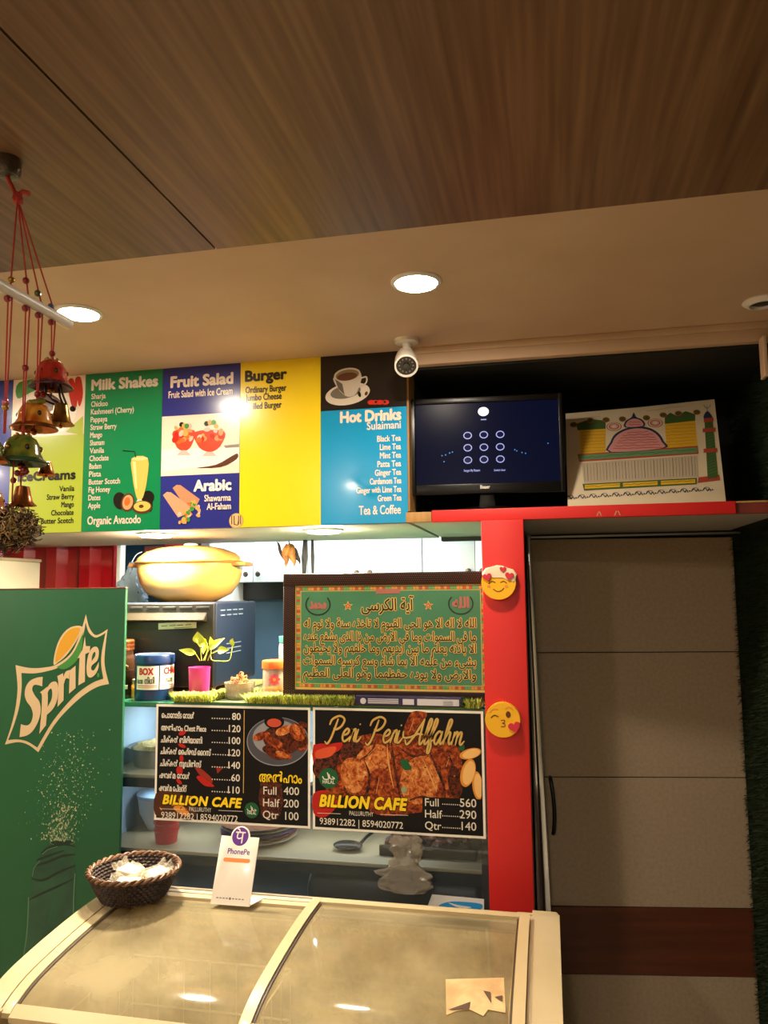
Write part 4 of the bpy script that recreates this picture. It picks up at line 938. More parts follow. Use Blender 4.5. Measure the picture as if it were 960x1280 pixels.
for z in (oz1-.028, oz1-.044):
    for k in range(4): b.box(-1.0385, -1.036, 2.33+k*.05, 2.365+k*.05, z, z+.004, mat('vent_light', '55606f', .4), .0005)
for z in (1.42, 1.435, 1.45): b.box(-1.0385, -1.036, 2.38, 2.50, z, z+.003, _M['vent_light'], .0005)
b.build('side_vent', ov, world=True)
PO = Plane((0, 2.2845, 0)); a = Art(PO); a.poly([(198, 779), (245.5, 776.5), (245.5, 785), (198, 787)], mat('sticker', 'c9bc93', .5), 1)
for k in range(4): a.stroke([(202+k*10, 782.6-k*.5), (209+k*10, 782.2-k*.5)], .002, K_dk, 2, smooth=0)
a.stroke([(218, 785), (240, 783.8)], .0016, K_dk, 2, smooth=0)
o = a.build('sticker', ov); o.location = PO.loc-wl(ov)
for x in (-1.43, -1.06):
    for y in (2.32, 2.56): b = MB(); b.lathe([(0, 0), (.012, 0), (.014, .015), (0, .015)], m_blackpl, (x, y, ZT+.012), 16); b.build('foot', ov, world=True)
m_pot = mat('pot_cream', 'c0924c', .25, coat=.3, var=('b48642', 4)); m_potr = mat('pot_rim', '9a5f2c', .35)
pt = thing('serving_pot', 'big cream pot with a domed lid standing on the black oven', 'pot', (-1.250, 2.545, oz1))
ph = 1.722-oz1
b = MB(); b.lathe([(0, .004), (.085, .004), (.092, 0), (.100, .004), (.146, .028), (.172, .065), (.182, .10), (.184, ph-.004), (.184, ph), (.178, ph), (.175, .10), (.13, .03), (0, .012)], m_pot, seg=56); b.build('body', pt)
b = MB(); b.lathe([(.1835, ph-.002), (.191, ph+.001), (.193, ph+.005), (.188, ph+.008), (.180, ph+.007)], m_potr, seg=56); b.build('rim', pt)
b = MB(); b.lathe([(.187, ph+.006), (.182, ph+.020), (.160, ph+.038), (.118, ph+.054), (.06, ph+.063), (0, ph+.066)], m_pot, seg=56)
b.tube(catmull([(-.135, -.075, ph+.034), (-.09, -.125, ph+.037), (0, -.150, ph+.040), (.09, -.125, ph+.037), (.135, -.075, ph+.034)], 8), .005, m_pot, 8); b.build('lid', pt)
b = MB(); b.lathe([(0, ph+.062), (.022, ph+.065), (.026, ph+.070), (.018, ph+.074), (0, ph+.075)], m_white, seg=24); b.build('lid_knob', pt)
for s in (-1, 1):
    b = MB(); b.prism([(s*.178, -.05), (s*.222, -.035), (s*.226, 0), (s*.222, .035), (s*.178, .05)], 'Z', ph-.010, ph+.003, m_potr, bev=.003); b.build('handle', pt)

def on_top(px, py): return aZ(px, py, ZT)
# coffee jar, tin, cup, plant, bowl, jars
p = Vector((-1.322, 2.22, ZT))
m_cop = mat('copper_lid', '9a5a34', .25, .8); m_jar = glass('jar_glass', 'c9b9a0', '6a4a34', .35, .03)
t = thing('coffee_jar', 'dark glass jar with a copper lid beside the green board', 'jar', p)
b = MB(); b.lathe([(0, 0), (.040, 0), (.043, .006), (.043, .12), (.038, .135), (.036, .15)], m_jar, seg=36); b.build('glass', t)
b = MB(); b.lathe([(0, .004), (.0405, .004), (.0405, .085), (0, .088)], mat('coffee', '1a0f0a', .8), seg=30); b.build('coffee', t)
b = MB()
for k in range(3): b.lathe([(.038, .146+k*.011), (.0405, .148+k*.011), (.0405, .154+k*.011), (.038, .157+k*.011)], m_cop, seg=36)
b.lathe([(.038, .179), (0, .180)], m_cop, seg=36); b.build('lid', t)
b = MB()
for k in range(9):
    an = -1.5+k*.12; b.ball((.0435*math.cos(an), .0435*math.sin(an), .098+.003*(k % 2)), (.002, .002, .004), K_tan, 6)
for an in (-1.0, -.65): b.box(-.006, .006, -.001, .001, .030, .042, mat('label_white', 'cfc4b0', .5), .0003, 1, Matrix.Translation((.0432*math.cos(an), .0432*math.sin(an), 0)) @ Matrix.Rotation(an+math.pi/2, 4, 'Z'))
b.build('label', t)
lathe_thing('small_jar', 'small amber jar between the coffee jar and the blue tin', 'jar', (-1.278, 2.235, ZT), [('jar', [(0, 0), (.018, 0), (.02, .004), (.02, .038), (.016, .044), (.016, .05), (0, .05)], mat('amber_jar', 'c98a2c', .3)), ('lid', [(.0165, .046), (.0175, .048), (.0175, .056), (0, .057)], m_cream)], seg=20)
tn = Vector((-1.203, 2.215, ZT)); m_tin = mat('tin_blue', '15305e', .35, coat=.2)
t = thing('collection_tin', 'round blue tin with white labels and red capital letters', 'tin', tn)
b = MB(); b.lathe([(0, 0), (.056, 0), (.058, .004), (.058, .122), (.056, .124)], m_tin, seg=48); b.build('body', t)
b = MB(); b.lathe([(.0595, .110), (.061, .112), (.061, .134), (.059, .137), (.054, .135), (0, .133)], m_tin, seg=48); b.lathe([(.059, .1365), (.054, .1355)], m_white, seg=48); b.build('lid', t)
def curved_print(art, r, name, parent, a_c):
    """wrap flat art around a drum: x is arc length from the angle a_c"""
    o = art.build(name, parent)
    for v in o.data.vertices:
        an = a_c+v.co.x/r; rr = r-v.co.y; v.co = Vector((rr*math.cos(an), rr*math.sin(an), v.co.z))
    return o
a = Art(); tl = mat('tin_label', 'e9dfc9', .4); tr_ = mat('tin_red', 'b3261e', .4); tk = mat('tin_ink', '4d5a44', .4)
def sub(x0, x1, z0, z1, m, L, n=8):
    for k in range(n): a.rect(x0+(x1-x0)*k/n, x0+(x1-x0)*(k+1)/n, z0, z1, m, L)
sub(-.062, .012, .034, .104, tl, 1, 10); sub(.016, .085, .034, .104, tl, 1, 10)
a.text('BOX', -.048, .079, .018, tr_, 2, w=.044, bold=.05); a.text('CHARITY', .028, .079, .018, tr_, 2, w=.085, bold=.05)
a.text('സഹായ', -.058, .052, .014, tk, 2, w=.022, bold=.02); a.text('നിധി', -.03, .052, .016, tk, 2, w=.03, bold=.03); a.text('സഹായ', .034, .054, .014, tk, 2, w=.03, bold=.02)
sub(-.055, .008, .0445, .0465, tr_, 2, 6); sub(.02, .07, .0445, .0465, tr_, 2, 6); sub(-.055, .008, .0395, .041, tr_, 2, 6)
curved_print(a, .0583, 'label', t, -1.06)
pp_ = Vector((-1.062, 2.235, ZT+.004)); m_pink = mat('pink_cup', 'b02a72', .4, var=('a22468', 15))
t = thing('potted_plant', 'small leafy money plant in a bright pink plastic cup', 'plant', pp_)
b = MB(); b.lathe([(0, 0), (.028, 0), (.030, .004), (.033, .088), (.0335, .092), (.0315, .092), (.029, .08), (0, .08)], m_pink, seg=36); b.build('cup', t)
b = MB(); b.lathe([(.0295, .079), (0, .083)], mat('soil', '2c2016', .9), seg=20); b.build('soil', t)
m_leaf = mat('leaf_lime', 'b9c93a', .4, var=('d2d85a', 30)); m_stem = mat('stem_green', 'a5b548', .5)
PLT = Plane(pp_)
b = MB()
def tofr(px, py, dy=0): u, v = PLT.uv(px, py); return Vector((u, dy, v))
stems = [[(252, 826, 0), (251, 815, 0), (250, 804, 0)], [(250, 826, 0), (247, 818, -.01), (243, 813, -.015)], [(256, 826, 0), (259, 816, .0), (262, 812, 0), (267, 807, 0)], [(258, 826, .01), (263, 818, .0), (270, 815, -.01), (276, 812, -.01)], [(264, 812, 0), (266, 824, -.01), (277, 826, -.01), (288, 825, -.01), (291, 815, -.01), (292, 806, -.01)], [(254, 826, 0), (258, 812, .01), (256, 802, .01)]]
for s in stems: b.tube(catmull([tofr(*q) for q in s], 5), .0015, m_stem, 6)
b.build('stems', t)
def leaf(c, tip, wd, bend, name='leaf'):
    """heart shaped leaf from its stalk end c to its tip, in the pot's frame"""
    d = tip-c; L = d.length; d.normalize(); side = Vector((0, -1, .25)).cross(d).normalized(); nrm = d.cross(side)
    b = MB()
    def f(u, v):
        wv = math.sin(math.pi*min(1, v**.75))*(1-.25*v); s = (u*2-1)
        return c+d*(L*v)+side*(s*wd*wv)+nrm*(bend*L*(v*v-.2)+abs(s)*wd*wv*.35)
    b.grid(f, 8, 12, m_leaf); return b.build(name, t)
for c, tp, wd, bd in (((250, 805, 0), (250, 788, -.01), .022, .25), ((247, 816, -.012), (228, 812, -.02), .012, .2), ((262, 811, 0), (279, 797, -.005), .013, -.3), ((266, 810, 0), (262, 796, .01), .010, .2), ((274, 813, -.01), (289, 811, -.02), .013, -.15), ((291, 807, -.01), (296, 796, -.02), .011, .3), ((255, 806, .01), (258, 818, -.02), .011, .1), ((256, 806, .01), (247, 797, -.02), .016, .2)):
    leaf(tofr(*c), tofr(*tp), wd, bd)
t = thing('glass_bowl', 'small cut glass bowl of dried curls on the grass', 'bowl', (-.925, 2.225, ZT+.004)); m_cut = mat('cut_glass', 'cfc6b2', .08, trans=.75, bump=(260, .9))
b = MB(); b.lathe([(0, 0), (.036, 0), (.040, .006), (.046, .046), (.0465, .050), (.043, .050), (.037, .010), (0, .008)], m_cut, seg=40); b.build('bowl', t)
b = MB(); m_curl = mat('dried_curl', 'b5803c', .6); m_curl2 = mat('dried_curl_dark', '6a3a24', .6)
for k in range(64):
    a0 = R.uniform(0, 6.28); r = R.uniform(0, .030); c = Vector((r*math.cos(a0), r*math.sin(a0), .030+R.uniform(0, .036)*(1-r/.05)))
    pts = [c+Vector((R.uniform(-.012, .012), R.uniform(-.012, .012), R.uniform(-.004, .018))) for _ in range(4)]
    b.tube(catmull(pts, 4), .0013, [m_curl, m_curl, m_curl2][k % 3], 5)
tag(b.build('dried_curls', t), kind='stuff')
t = thing('spice_jar', 'plastic jar with an orange lid and a pink flower', 'jar', (-.825, 2.262, ZT+.0045)); m_sp = glass('jar_plastic', 'f2e6da', 'd9bca6', .35, .05)
b = MB(); b.lathe([(0, 0), (.036, 0), (.038, .004), (.038, .082), (.035, .09)], m_sp, seg=36); b.build('body', t)
b = MB(); b.lathe([(0, .003), (.0365, .003), (.0365, .030), (0, .034)], mat('spice', 'b5701c', .8, var=('c98a2c', 80)), seg=30); b.build('spice', t)
b = MB(); b.lathe([(.037, .088), (.0405, .089), (.041, .108), (.039, .112), (0, .112)], mat('orange_lid', 'd8561a', .35), seg=36); b.build('lid', t)
a = Art(); m_fl = mat('flower_pink', 'c23a5a', .4)
for k in range(8): a.ell((.011*math.cos(k*.785), .058+.011*math.sin(k*.785)), .008, .0045, m_fl, 1, k*.785, px=False, n=10)
a.ell((0, .058), .005, .005, mat('flower_centre', 'd98a3c', .4), 2, px=False)
curved_print(a, .0383, 'flower', t, -1.30)
lathe_thing('tall_jar', 'clear jar with a teal lid just behind the orange lidded jar', 'jar', (-.838, 2.42, ZT), [('body', [(0, 0), (.030, 0), (.032, .004), (.032, .15), (.028, .16), (.028, .165)], m_clear), ('lid', [(.030, .160), (.031, .162), (.031, .180), (0, .182)], mat('teal_lid', '3f7f7c', .35))], seg=28)

# plush faces on the pillar
m_emo = mat('plush_yellow', 'f0b31a', .75, bump=(500, .15)); m_emow = mat('plush_cream', 'efd9b8', .75, bump=(500, .15)); m_emob = mat('felt_brown', '5f2f14', .8); m_emor = mat('felt_red', 'c8283a', .7); m_emoc = mat('felt_blush', 'e08a3a', .8)
def heart(cx, cz, s, rot=0):
    pts = []
    for k in range(26):
        t_ = 2*math.pi*k/26; x = .062*16*math.sin(t_)**3*s; z = .062*(13*math.cos(t_)-5*math.cos(2*t_)-2*math.cos(3*t_)-math.cos(4*t_))*s
        pts.append((cx+x*math.cos(rot)-z*math.sin(rot), cz+x*math.sin(rot)+z*math.cos(rot)))
    return pts
def puff(b, pts, m, y0, dep, rim=.006):
    """padded plaque with a rounded front edge, outline in x,z"""
    b.prism(pts, 'Y', y0-dep, y0, m, bev=rim, bevside='a', seg=4)
def plush(c, label, lobes):
    t = thing('plush_face', label, 'plush toy', c, group='plush faces on the red pillar')
    pts = [( .0465*math.cos(2*math.pi*k/40), .0455*math.sin(2*math.pi*k/40)) for k in range(40)]
    b = MB(); puff(b, pts, m_emo, 0, .022, .010); b.build('face', t); return t
def flat(t, name, m, *polys, y=-.0222, strokes=()):
    a = Art()
    for p_ in polys: a.poly(p_, m, 1, px=False)
    for s, wd in strokes: a.stroke(s, wd, m, 1, px=False)
    o = a.build(name, t); o.location = (0, y, 0); return o
E1 = aY(623.3, 728.5, 2.12); E2 = aY(628.5, 899.5, 2.12)
t = plush((E1.x, 2.134, E1.z), 'yellow smiling plush face with three red hearts on the pillar', 0)
b = MB(); puff(b, [(-.040, .012), (-.044, .026), (-.034, .040), (-.018, .044), (-.004, .048), (.012, .046), (.026, .040), (.040, .036), (.050, .022), (.046, .004), (.040, -.004), (.030, .012), (.012, .020), (-.014, .020), (-.030, .012)], m_emow, -.0005, .0235, .006); b.build('halo', t)
for cx, cz, s, r in ((-.030, .016, .0125, .2), (.030, .018, .0125, -.15), (.013, .0365, .009, .0)):
    b = MB(); puff(b, heart(cx, cz, s, r), m_emor, -.022, .005, .0015); b.build('heart', t)
flat(t, 'eye', m_emob, strokes=[([(-.026, -.002), (-.018, .004), (-.009, .001)], .0022)], y=-.0225); flat(t, 'eye', m_emob, strokes=[([(.006, .001), (.014, .004), (.022, -.001)], .0022)], y=-.0225)
flat(t, 'mouth', m_emob, strokes=[([(-.014, -.017), (-.004, -.023), (.006, -.022), (.014, -.015)], .0022)], y=-.0225)
for x in (-.026, .021): flat(t, 'cheek', m_emoc, [(x+.005*math.cos(k*.6283), -.010+.004*math.sin(k*.6283)) for k in range(10)], y=-.0223)
t = plush((E2.x, 2.134, E2.z), 'yellow winking plush face blowing a kiss, lower on the pillar', 0)
b = MB(); puff(b, heart(.031, -.017, .0165, .25), m_emor, -.020, .006, .002); b.build('heart', t)
flat(t, 'eye', m_emob, strokes=[([(-.030, .006), (-.022, .012), (-.012, .009)], .003)], y=-.0225)
flat(t, 'eye', m_emob, [(.015+.0065*math.cos(k*.449), .015+.0085*math.sin(k*.449)) for k in range(14)], y=-.0225)
for s in ([(-.034, .019), (-.024, .028), (-.012, .028)], [(.008, .030), (.018, .034), (.028, .028)]): flat(t, 'eyebrow', m_emoc, strokes=[(s, .002)], y=-.0225)
flat(t, 'mouth', m_emob, strokes=[([(-.004, -.001), (.005, .000), (.004, -.006), (-.001, -.008), (.005, -.010), (.005, -.016), (-.004, -.017)], .002)], y=-.0225)
# ------------------------------------------------------------------ green drink advertisement board at the left
SY = 2.10
PS = Plane((0, SY, 0))
m_sg = mat('board_green', '165a36', .45, var=('12502f', 1.5)); m_sc = mat('board_cream', 'd9bf96', .4, coat=.15); m_sl = mat('board_lemon', 'd99f2c', .4, coat=.15); m_sleaf = mat('board_leaf', '3f8a3f', .4, coat=.15)
m_bt, m_bt2, m_bt3, m_drop = mat('print_bottle', '12402f', .4, coat=.15, var=('1c5238', 14)), mat('print_bottle_edge', '4f7a5c', .4), mat('print_bottle_dark', '0a2a20', .4), mat('print_droplet', 'a9b58a', .4)
ad = thing('advertising_board', 'tall green drink advertisement board standing left of the counter', 'advertisement', (-1.70, SY, 0))
b = MB(); b.box(-2.15, -1.2405, SY, SY+.012, 0, 1.6345, m_sg, .0015); b.build('board', ad, world=True)
b = MB(); b.box(-2.15, -1.2395, SY-.001, SY+.013, 1.6345, 1.638, mat('board_edge', '6b3a22', .5), .0005); b.build('top_edge', ad, world=True)
c6 = lambda L: [(x/6, 760+y/6) for x, y in L]
a = Art(PS)
def curve_pts(L, n=5):
    """smooth run through each list, sharp corners between lists"""
    out = []
    for seg in L: out += [(q.x, q.y) for q in catmull([(x, y, 0) for x, y in seg], n)][:-1]
    return out
outer = curve_pts([[(117, 428), (230, 450), (340, 445), (430, 420), (540, 330), (610, 165), (645, 46)], [(645, 46), (668, 140), (710, 200), (755, 192), (808, 158)], [(808, 158), (790, 300), (786, 430), (818, 570)], [(818, 570), (730, 592), (620, 660), (500, 770), (400, 890), (288, 1082)], [(288, 1082), (220, 1030), (140, 1006), (38, 1024)], [(38, 1024), (80, 900), (115, 760), (132, 600), (117, 428)]])
inner = curve_pts([[(162, 487), (260, 490), (360, 472), (450, 440), (560, 350), (625, 200), (643, 108)], [(643, 108), (665, 180), (710, 220), (750, 212), (792, 186)], [(792, 186), (764, 330), (760, 430), (776, 530)], [(776, 530), (700, 558), (590, 632), (480, 745), (380, 875), (281, 1046)], [(281, 1046), (205, 1000), (130, 985), (62, 990)], [(62, 990), (108, 870), (145, 740), (163, 600), (162, 487)]])
a.poly(c6(outer), m_sc, 1); a.poly(c6(inner), m_sg, 2)
lem = [(405, 425), (410, 350), (440, 250), (490, 175), (550, 138), (618, 142), (592, 215), (545, 295), (490, 365), (440, 405)]
a.poly(c6(lem), m_sc, 3, smooth=4); a.poly(c6([(420, 405), (424, 345), (450, 262), (496, 188), (550, 152), (603, 153), (580, 215), (535, 288), (482, 352), (440, 392)]), m_sl, 4, smooth=4)
a.poly(c6(curve_pts([[(428, 442), (500, 395), (560, 325), (612, 215), (624, 180)], [(624, 180), (618, 300), (580, 390), (520, 445), (470, 460), (428, 442)]])), m_sleaf, 5)
a.poly(c6(curve_pts([[(325, 515), (322, 550), (320, 588)], [(320, 588), (290, 578), (258, 578), (245, 610), (265, 655), (300, 705), (308, 775), (290, 850), (250, 920), (205, 955), (150, 968)], [(150, 968), (155, 920), (160, 870)], [(160, 870), (205, 880), (236, 855), (250, 800), (236, 745), (204, 700), (189, 650), (198, 590), (230, 545), (280, 522), (325, 515)]])), m_sc, 6)
a.poly(c6(curve_pts([[(303, 632), (330, 612), (360, 588)], [(360, 588), (362, 700), (348, 880)], [(348, 880), (322, 912), (298, 945)], [(298, 945), (312, 800), (318, 660), (303, 632)]])), m_sc, 6)
a.poly(c6(curve_pts([[(345, 628), (372, 575), (400, 552), (428, 556), (441, 600), (434, 680), (404, 752), (354, 802)], [(354, 802), (357, 770), (360, 742)], [(360, 742), (388, 690), (396, 640), (388, 604), (368, 620), (352, 660), (345, 628)]])), m_sc, 7)
a.poly(c6([(433, 510), (476, 488), (482, 560), (480, 692), (434, 741), (441, 640), (440, 545)]), m_sc, 6); a.poly(c6(curve_pts([[(470, 540), (495, 480), (527, 464)], [(527, 464), (524, 500), (522, 532)], [(522, 532), (498, 528), (478, 580), (470, 540)]])), m_sc, 7)
a.poly(c6([(526, 468), (570, 432), (570, 600), (521, 642)]), m_sc, 6)
a.poly(c6([(640, 212), (647, 285), (679, 286), (676, 330), (643, 345), (641, 452), (640, 552), (590, 580), (600, 372), (585, 376), (602, 345), (622, 312)]), m_sc, 6)
a.poly(c6(curve_pts([[(652, 440), (664, 360), (692, 302), (728, 290), (745, 325), (735, 390), (692, 432), (690, 462), (712, 462), (744, 404)], [(744, 404), (742, 450), (716, 500), (680, 522), (657, 500), (652, 440)]])), m_sc, 7)
a.poly(c6(curve_pts([[(691, 398), (696, 355), (710, 330), (720, 336), (716, 362), (691, 398)]])), m_sg, 8); a.ell((740/6, 760+503/6), 1.6, 2.6, m_sleaf, 6)
# bottle mouth and spray
a.poly([(57, 1058), (62, 1053), (78, 1049), (94, 1051), (95, 1062), (92, 1075), (95, 1090), (93, 1152), (31, 1215), (20, 1235), (28, 1205), (33, 1170), (35, 1128), (40, 1110), (38, 1096), (46, 1078), (52, 1066)], m_bt, 2)
for s in ([(36, 1122), (34, 1165), (28, 1205)], [(94, 1092), (92.5, 1120), (92, 1150)]): a.stroke(s, .0035, m_bt2, 3)
for s in ([(52, 1066), (62, 1059), (80, 1055), (94, 1058)], [(44, 1082), (58, 1078), (78, 1070), (94, 1068)], [(40, 1098), (54, 1100), (74, 1090), (94, 1082)], [(36, 1125), (50, 1118), (72, 1108), (93, 1098)], [(46, 1075), (60, 1070), (80, 1063)]): a.stroke(s, [.003]+[.007]*(len(s)-2)+[.003], m_bt3, 3)
a.stroke([(70, 1118), (66, 1145), (58, 1180)], [.010, .022, .016], mat('print_bottle_glow', '185038', .4, var=('124030', 10)), 2.5); a.ell((78, 1052.5), 16, 3.4, m_bt2, 2.6, .08); a.ell((78, 1052.8), 14.5, 2.6, m_bt3, 2.8, .08)
for s in ([(53, 1068), (60, 1062), (72, 1058)], [(41, 1095), (43, 1085), (50, 1076)]): a.stroke(s, .002, m_bt2, 4)
for k in range(620):
    f = R.random()**1.05; y = 1052-140*f; xc = 72+26*f*(.6 if f < .6 else .9)
    x = xc+R.gauss(0, 9+13*(1-abs(f-.45)))*(1 if f > .15 else .75)
    if f > .75 and R.random() < (f-.6)*1.9: continue
    a.ell((x, y), R.uniform(.3, 1.15), R.uniform(.3, 1.0), [m_drop, m_bt2, m_drop, m_sleaf][k % 4], 3+k*.002, R.uniform(0, 3), n=6)
for k in range(240):
    f = R.random()**1.6; a.ell((74+8*f+R.gauss(0, 10-2*f), 1050-46*f), R.uniform(.3, .9), R.uniform(.5, 1.8), [m_drop, m_bt2, m_drop][k % 3], 3.5, R.uniform(-.4, .4), n=6)
for k in range(12):
    x = R.uniform(60, 90); a.stroke([(x, 1050), (x+R.uniform(-2, 3), 1040), (x+R.uniform(-4, 7), R.uniform(1018, 1034))], [.0009, .0006, .0003], m_bt2, 4, smooth=3)
o = a.build('artwork', ad); o.location = PS.loc-wl(ad)

# things behind the board, in the kitchen
m_cart = mat('carton_cream', 'd8ccb0', .6)
t = thing('carton', 'cream carton showing over the top of the green board', 'carton', (-2.115, 2.45, 0))
b = MB(); b.box(-.17, .145, 0, .25, 1.0, 1.745, m_cart, .004); b.box(-.175, .15, -.003, .253, 1.745, 1.757, mat('carton_lid', 'b5a488', .6), .004); b.box(-.17, .145, .0, .25, 0, 1.0, m_cart, .004); b.build('box', t)
b = MB(); b.box(-.171, .146, -.0015, 0, 1.67, 1.70, mat('carton_shadow', '4a4436', .6)); b.build('band', t)  # dark strip painted as shadow across the carton front

m_cab = mat('cabinet_white', 'eef2f4', .35, coat=.2); m_knob = mat('cabinet_knob', '5a5148', .3, .6)
def cabinet(x0, x1, label, hinge):
    t = thing('wall_cabinet', label, 'cabinet', ((x0+x1)/2, 3.30, 1.664), group='white kitchen wall cabinets')
    b = MB(); b.box(x0, x1, 3.302, 3.42, 1.664, 2.30, m_cab, .001); b.build('body', t, world=True)
    xm = (x0+x1)/2
    for xa, xb, kx in ((x0+.0012, xm-.0012, xm-.028), (xm+.0012, x1-.0012, xm+.030)):
        b = MB(); b.box(xa, xb, 3.284, 3.302, 1.665, 2.298, m_cab, .0015); d_ = b.build('door', t, world=True)
        b = MB(); b.lathe([(.004, .0), (.004, -.010), (.010, -.016), (.012, -.022), (.008, -.027), (0, -.028)], m_knob, c=(0, 0, 0), seg=16, M=Matrix.Translation((kx, 3.284, 1.700)) @ Matrix.Rotation(-math.pi/2, 4, 'X')); b.build('knob', d_, world=True)
cabinet(-1.384-.182, -1.048, 'white kitchen cabinet with two dark knobs beside the cream pot', 0) if False else cabinet(-1.563, -1.049, 'white kitchen cabinet with two dark knobs beside the cream pot', 0)
cabinet(-1.047, -.531, 'white kitchen cabinet behind the hanging brown bundle', 0)
cabinet(-.529, -.075, 'white kitchen cabinet nearest the red pillar', 0)
# stored boxes seen over the pot
t = thing('wall_shelf', 'narrow white shelf of boxes behind the cream pot', 'shelf', (-1.62, 3.25, 1.755))
b = MB(); b.box(-.17, .17, -.12, .17, -.018, 0, m_white, .002); b.build('board', t)
for x in (-.14, .14):
    b = MB(); b.box(x-.008, x+.008, -.10, .17, -.06, -.018, m_white, .002); b.build('bracket', t)
for x, w_, h_, c, l in ((-1.735, .09, .075, '7a3a30', 'small brown box on the left of the shelf behind the pot'), (-1.63, .10, .10, 'a2262a', 'red box in the middle of the shelf behind the pot'), (-1.52, .10, .065, '4a3a5c', 'purple box on the right of the shelf behind the pot')):
    b = MB(); b.box(-w_/2, w_/2, -.06, .06, 0, h_, mat('box_'+c, c, .5, var=(c, 3)), .002); b.box(-w_/2+.01, w_/2-.01, -.0612, -.06, h_*.3, h_*.7, m_cart, 0)
    tag(b.build('box', loc=(x, 3.22, 1.755)), l, 'box', 'boxes on the kitchen shelf')
t = thing('plastic_bag', 'bluish clear plastic bag hanging left of the cream pot', 'plastic bag', (-1.70, 2.93, 1.45))
pro = [(.012, .30), (.02, .28), (.05, .22), (.065, .12), (.06, .03), (.02, 0)]
b = MB(); m_bag2 = glass('bag_film_blue', 'd5e2ee', 'b9cfe2', .55, .1); b.grid(bagpt, 28, 24, m_bag2); b.build('film', t, angle=25)
b = MB(); b.tube(catmull([(-.01, 0, .29), (-.004, .03, .33), (.0, .07, .345)], 5), .002, m_white, 6); b.build('loop', t)

# hanging under the back edge of the menu box
t = thing('dried_bundle', 'bundle of dried brown husks hanging below the menu box', 'dried husks', (-.955, 2.72, ZB), group=None)
PH = Plane((-.955, 2.72, ZB)); m_husk = mat('husk', 'a06a28', .6, var=('4a2a10', 25)); m_husk2 = mat('husk_dark', '241407', .7)
b = MB()
def hk(px, py, dy=0): u, v = PH.uv(px, py); return Vector((u, dy, v))
b.tube([(hk(361, 676)).xyz, hk(361.5, 682)], .002, m_husk2, 6); b.build('string', t)
for top, bot, rr, dy, m in (((358, 680), (357, 706), .014, -.005, m_husk), ((362, 679), (359, 709), .012, -.02, m_husk), ((364, 682), (369, 708), .014, -.01, m_husk), ((366, 684), (374, 705), .011, .01, m_husk2), ((363, 680), (364, 700), .015, .012, m_husk), ((346, 677), (358, 707), .006, .0, m_husk2)):
    p0, p1 = hk(*top, dy*.3), hk(*bot, dy); n = 10
    b = MB(); b.tube([p0.lerp(p1, k/n)+Vector((.003*math.sin(k), .003*math.cos(k*1.3), 0)) for k in range(n+1)], [max(.0012, rr*math.sin(math.pi*min(.98, (k/n)**.8*.93+.06))) for k in range(n+1)], m, 9); b.build('husk', t)
for (x0, y0), (x1, y1), wd, lab in (((381.5, 674), (380, 722), .0105, 'dark wide flat utensil hanging by the brown bundle'), ((390.5, 674), (391, 722), .0062, 'dark slim utensil hanging by the brown bundle')):
    pa, pb = aY(x0, y0, 2.74), aY(x1, y1, 2.74)
    t = thing('kitchen_utensil', lab, 'utensil', (pa.x, 2.74, ZB), group='utensils under the menu box')
    L_ = ZB-pb.z; dx = pb.x-pa.x
    b = MB(); b.prism([(-wd*.7, 0), (wd*.7, 0), (wd*1.05+dx*.5, -L_*.45), (wd*.6+dx, -L_), (-wd*.6+dx, -L_), (-wd*1.05+dx*.5, -L_*.45)], 'Y', -.003, .003, m_blackpl, bev=.0015); b.build('blade', t)

# ------------------------------------------------------------------ bell chime hanging from the wood ceiling
CY = 1.014
ch = thing('wind_chime', 'hanging chime of painted brass bells on red cords at the left', 'wind chime', (-.826, CY, CEIL-.006))
cw = lambda v: v-wl(ch)
m_cord = mat('cord_red', 'b5392c', .7); m_brass = mat('brass', 'a9803f', .28, .9); m_copper = mat('copper', 'b5703f', .25, .9); m_bar = mat('bar_white', 'e4ddd0', .4)
m_bred = mat('enamel_red', 'a9201c', .2, coat=.6, var=('c8402a', 60)); m_bora = mat('enamel_orange', 'c8641c', .2, coat=.6, var=('e0a03a', 50)); m_bgrn = mat('enamel_green', '2f5a24', .2, coat=.6, var=('8f8a2c', 45)); m_bprp = mat('enamel_purple', '4a2030', .25, coat=.5); m_inkd = mat('enamel_dark', '2a1710', .3)
b = MB(); b.lathe([(0, 0), (.020, 0), (.021, -.004), (.021, -.022), (.017, -.028), (.006, -.030), (0, -.030)], mat('hook_cap', '6a6058', .3, .7, bump=(90, .6)), seg=28); b.build('ceiling_cap', ch)
kn = aY(22, 248, CY-.002); zbar = aY(20, 371, CY).z
barA, barB = aZ(-18, 347, zbar), aZ(86, 405, zbar)
b = MB(); b.tube([cw(Vector((-.826, CY, CEIL-.034))), cw(kn)], .0035, m_cord, 8); b.tube([cw(kn+Vector((0, 0, .004))), cw(kn+Vector((.010, 0, .010))), cw(kn+Vector((.020, 0, .006)))], .004, m_cord, 8); b.ball(cw(kn), (.0065, .0065, .010), m_cord, 12, wob=.5); b.tube([cw(kn+Vector((-.007*math.cos(k), .007*math.sin(k), .006*math.sin(k*2)))) for k in range(6)], .0026, m_cord, 6, closed=True); b.build('main_cord', ch)
b = MB(); b.tube([cw(barA), cw(barB)], .0095, m_bar, 14); bar = b.build('bar', ch)
bd = barB-barA
def barpt(px):
    lo, hi = 0, 1
    for _ in range(40):
        m_ = (lo+hi)/2; q = barA+bd*m_-CAM; x = 480+FPX*q.dot(R_)/q.dot(F_)
        if x < px: lo = m_
        else: hi = m_
    return barA+bd*lo
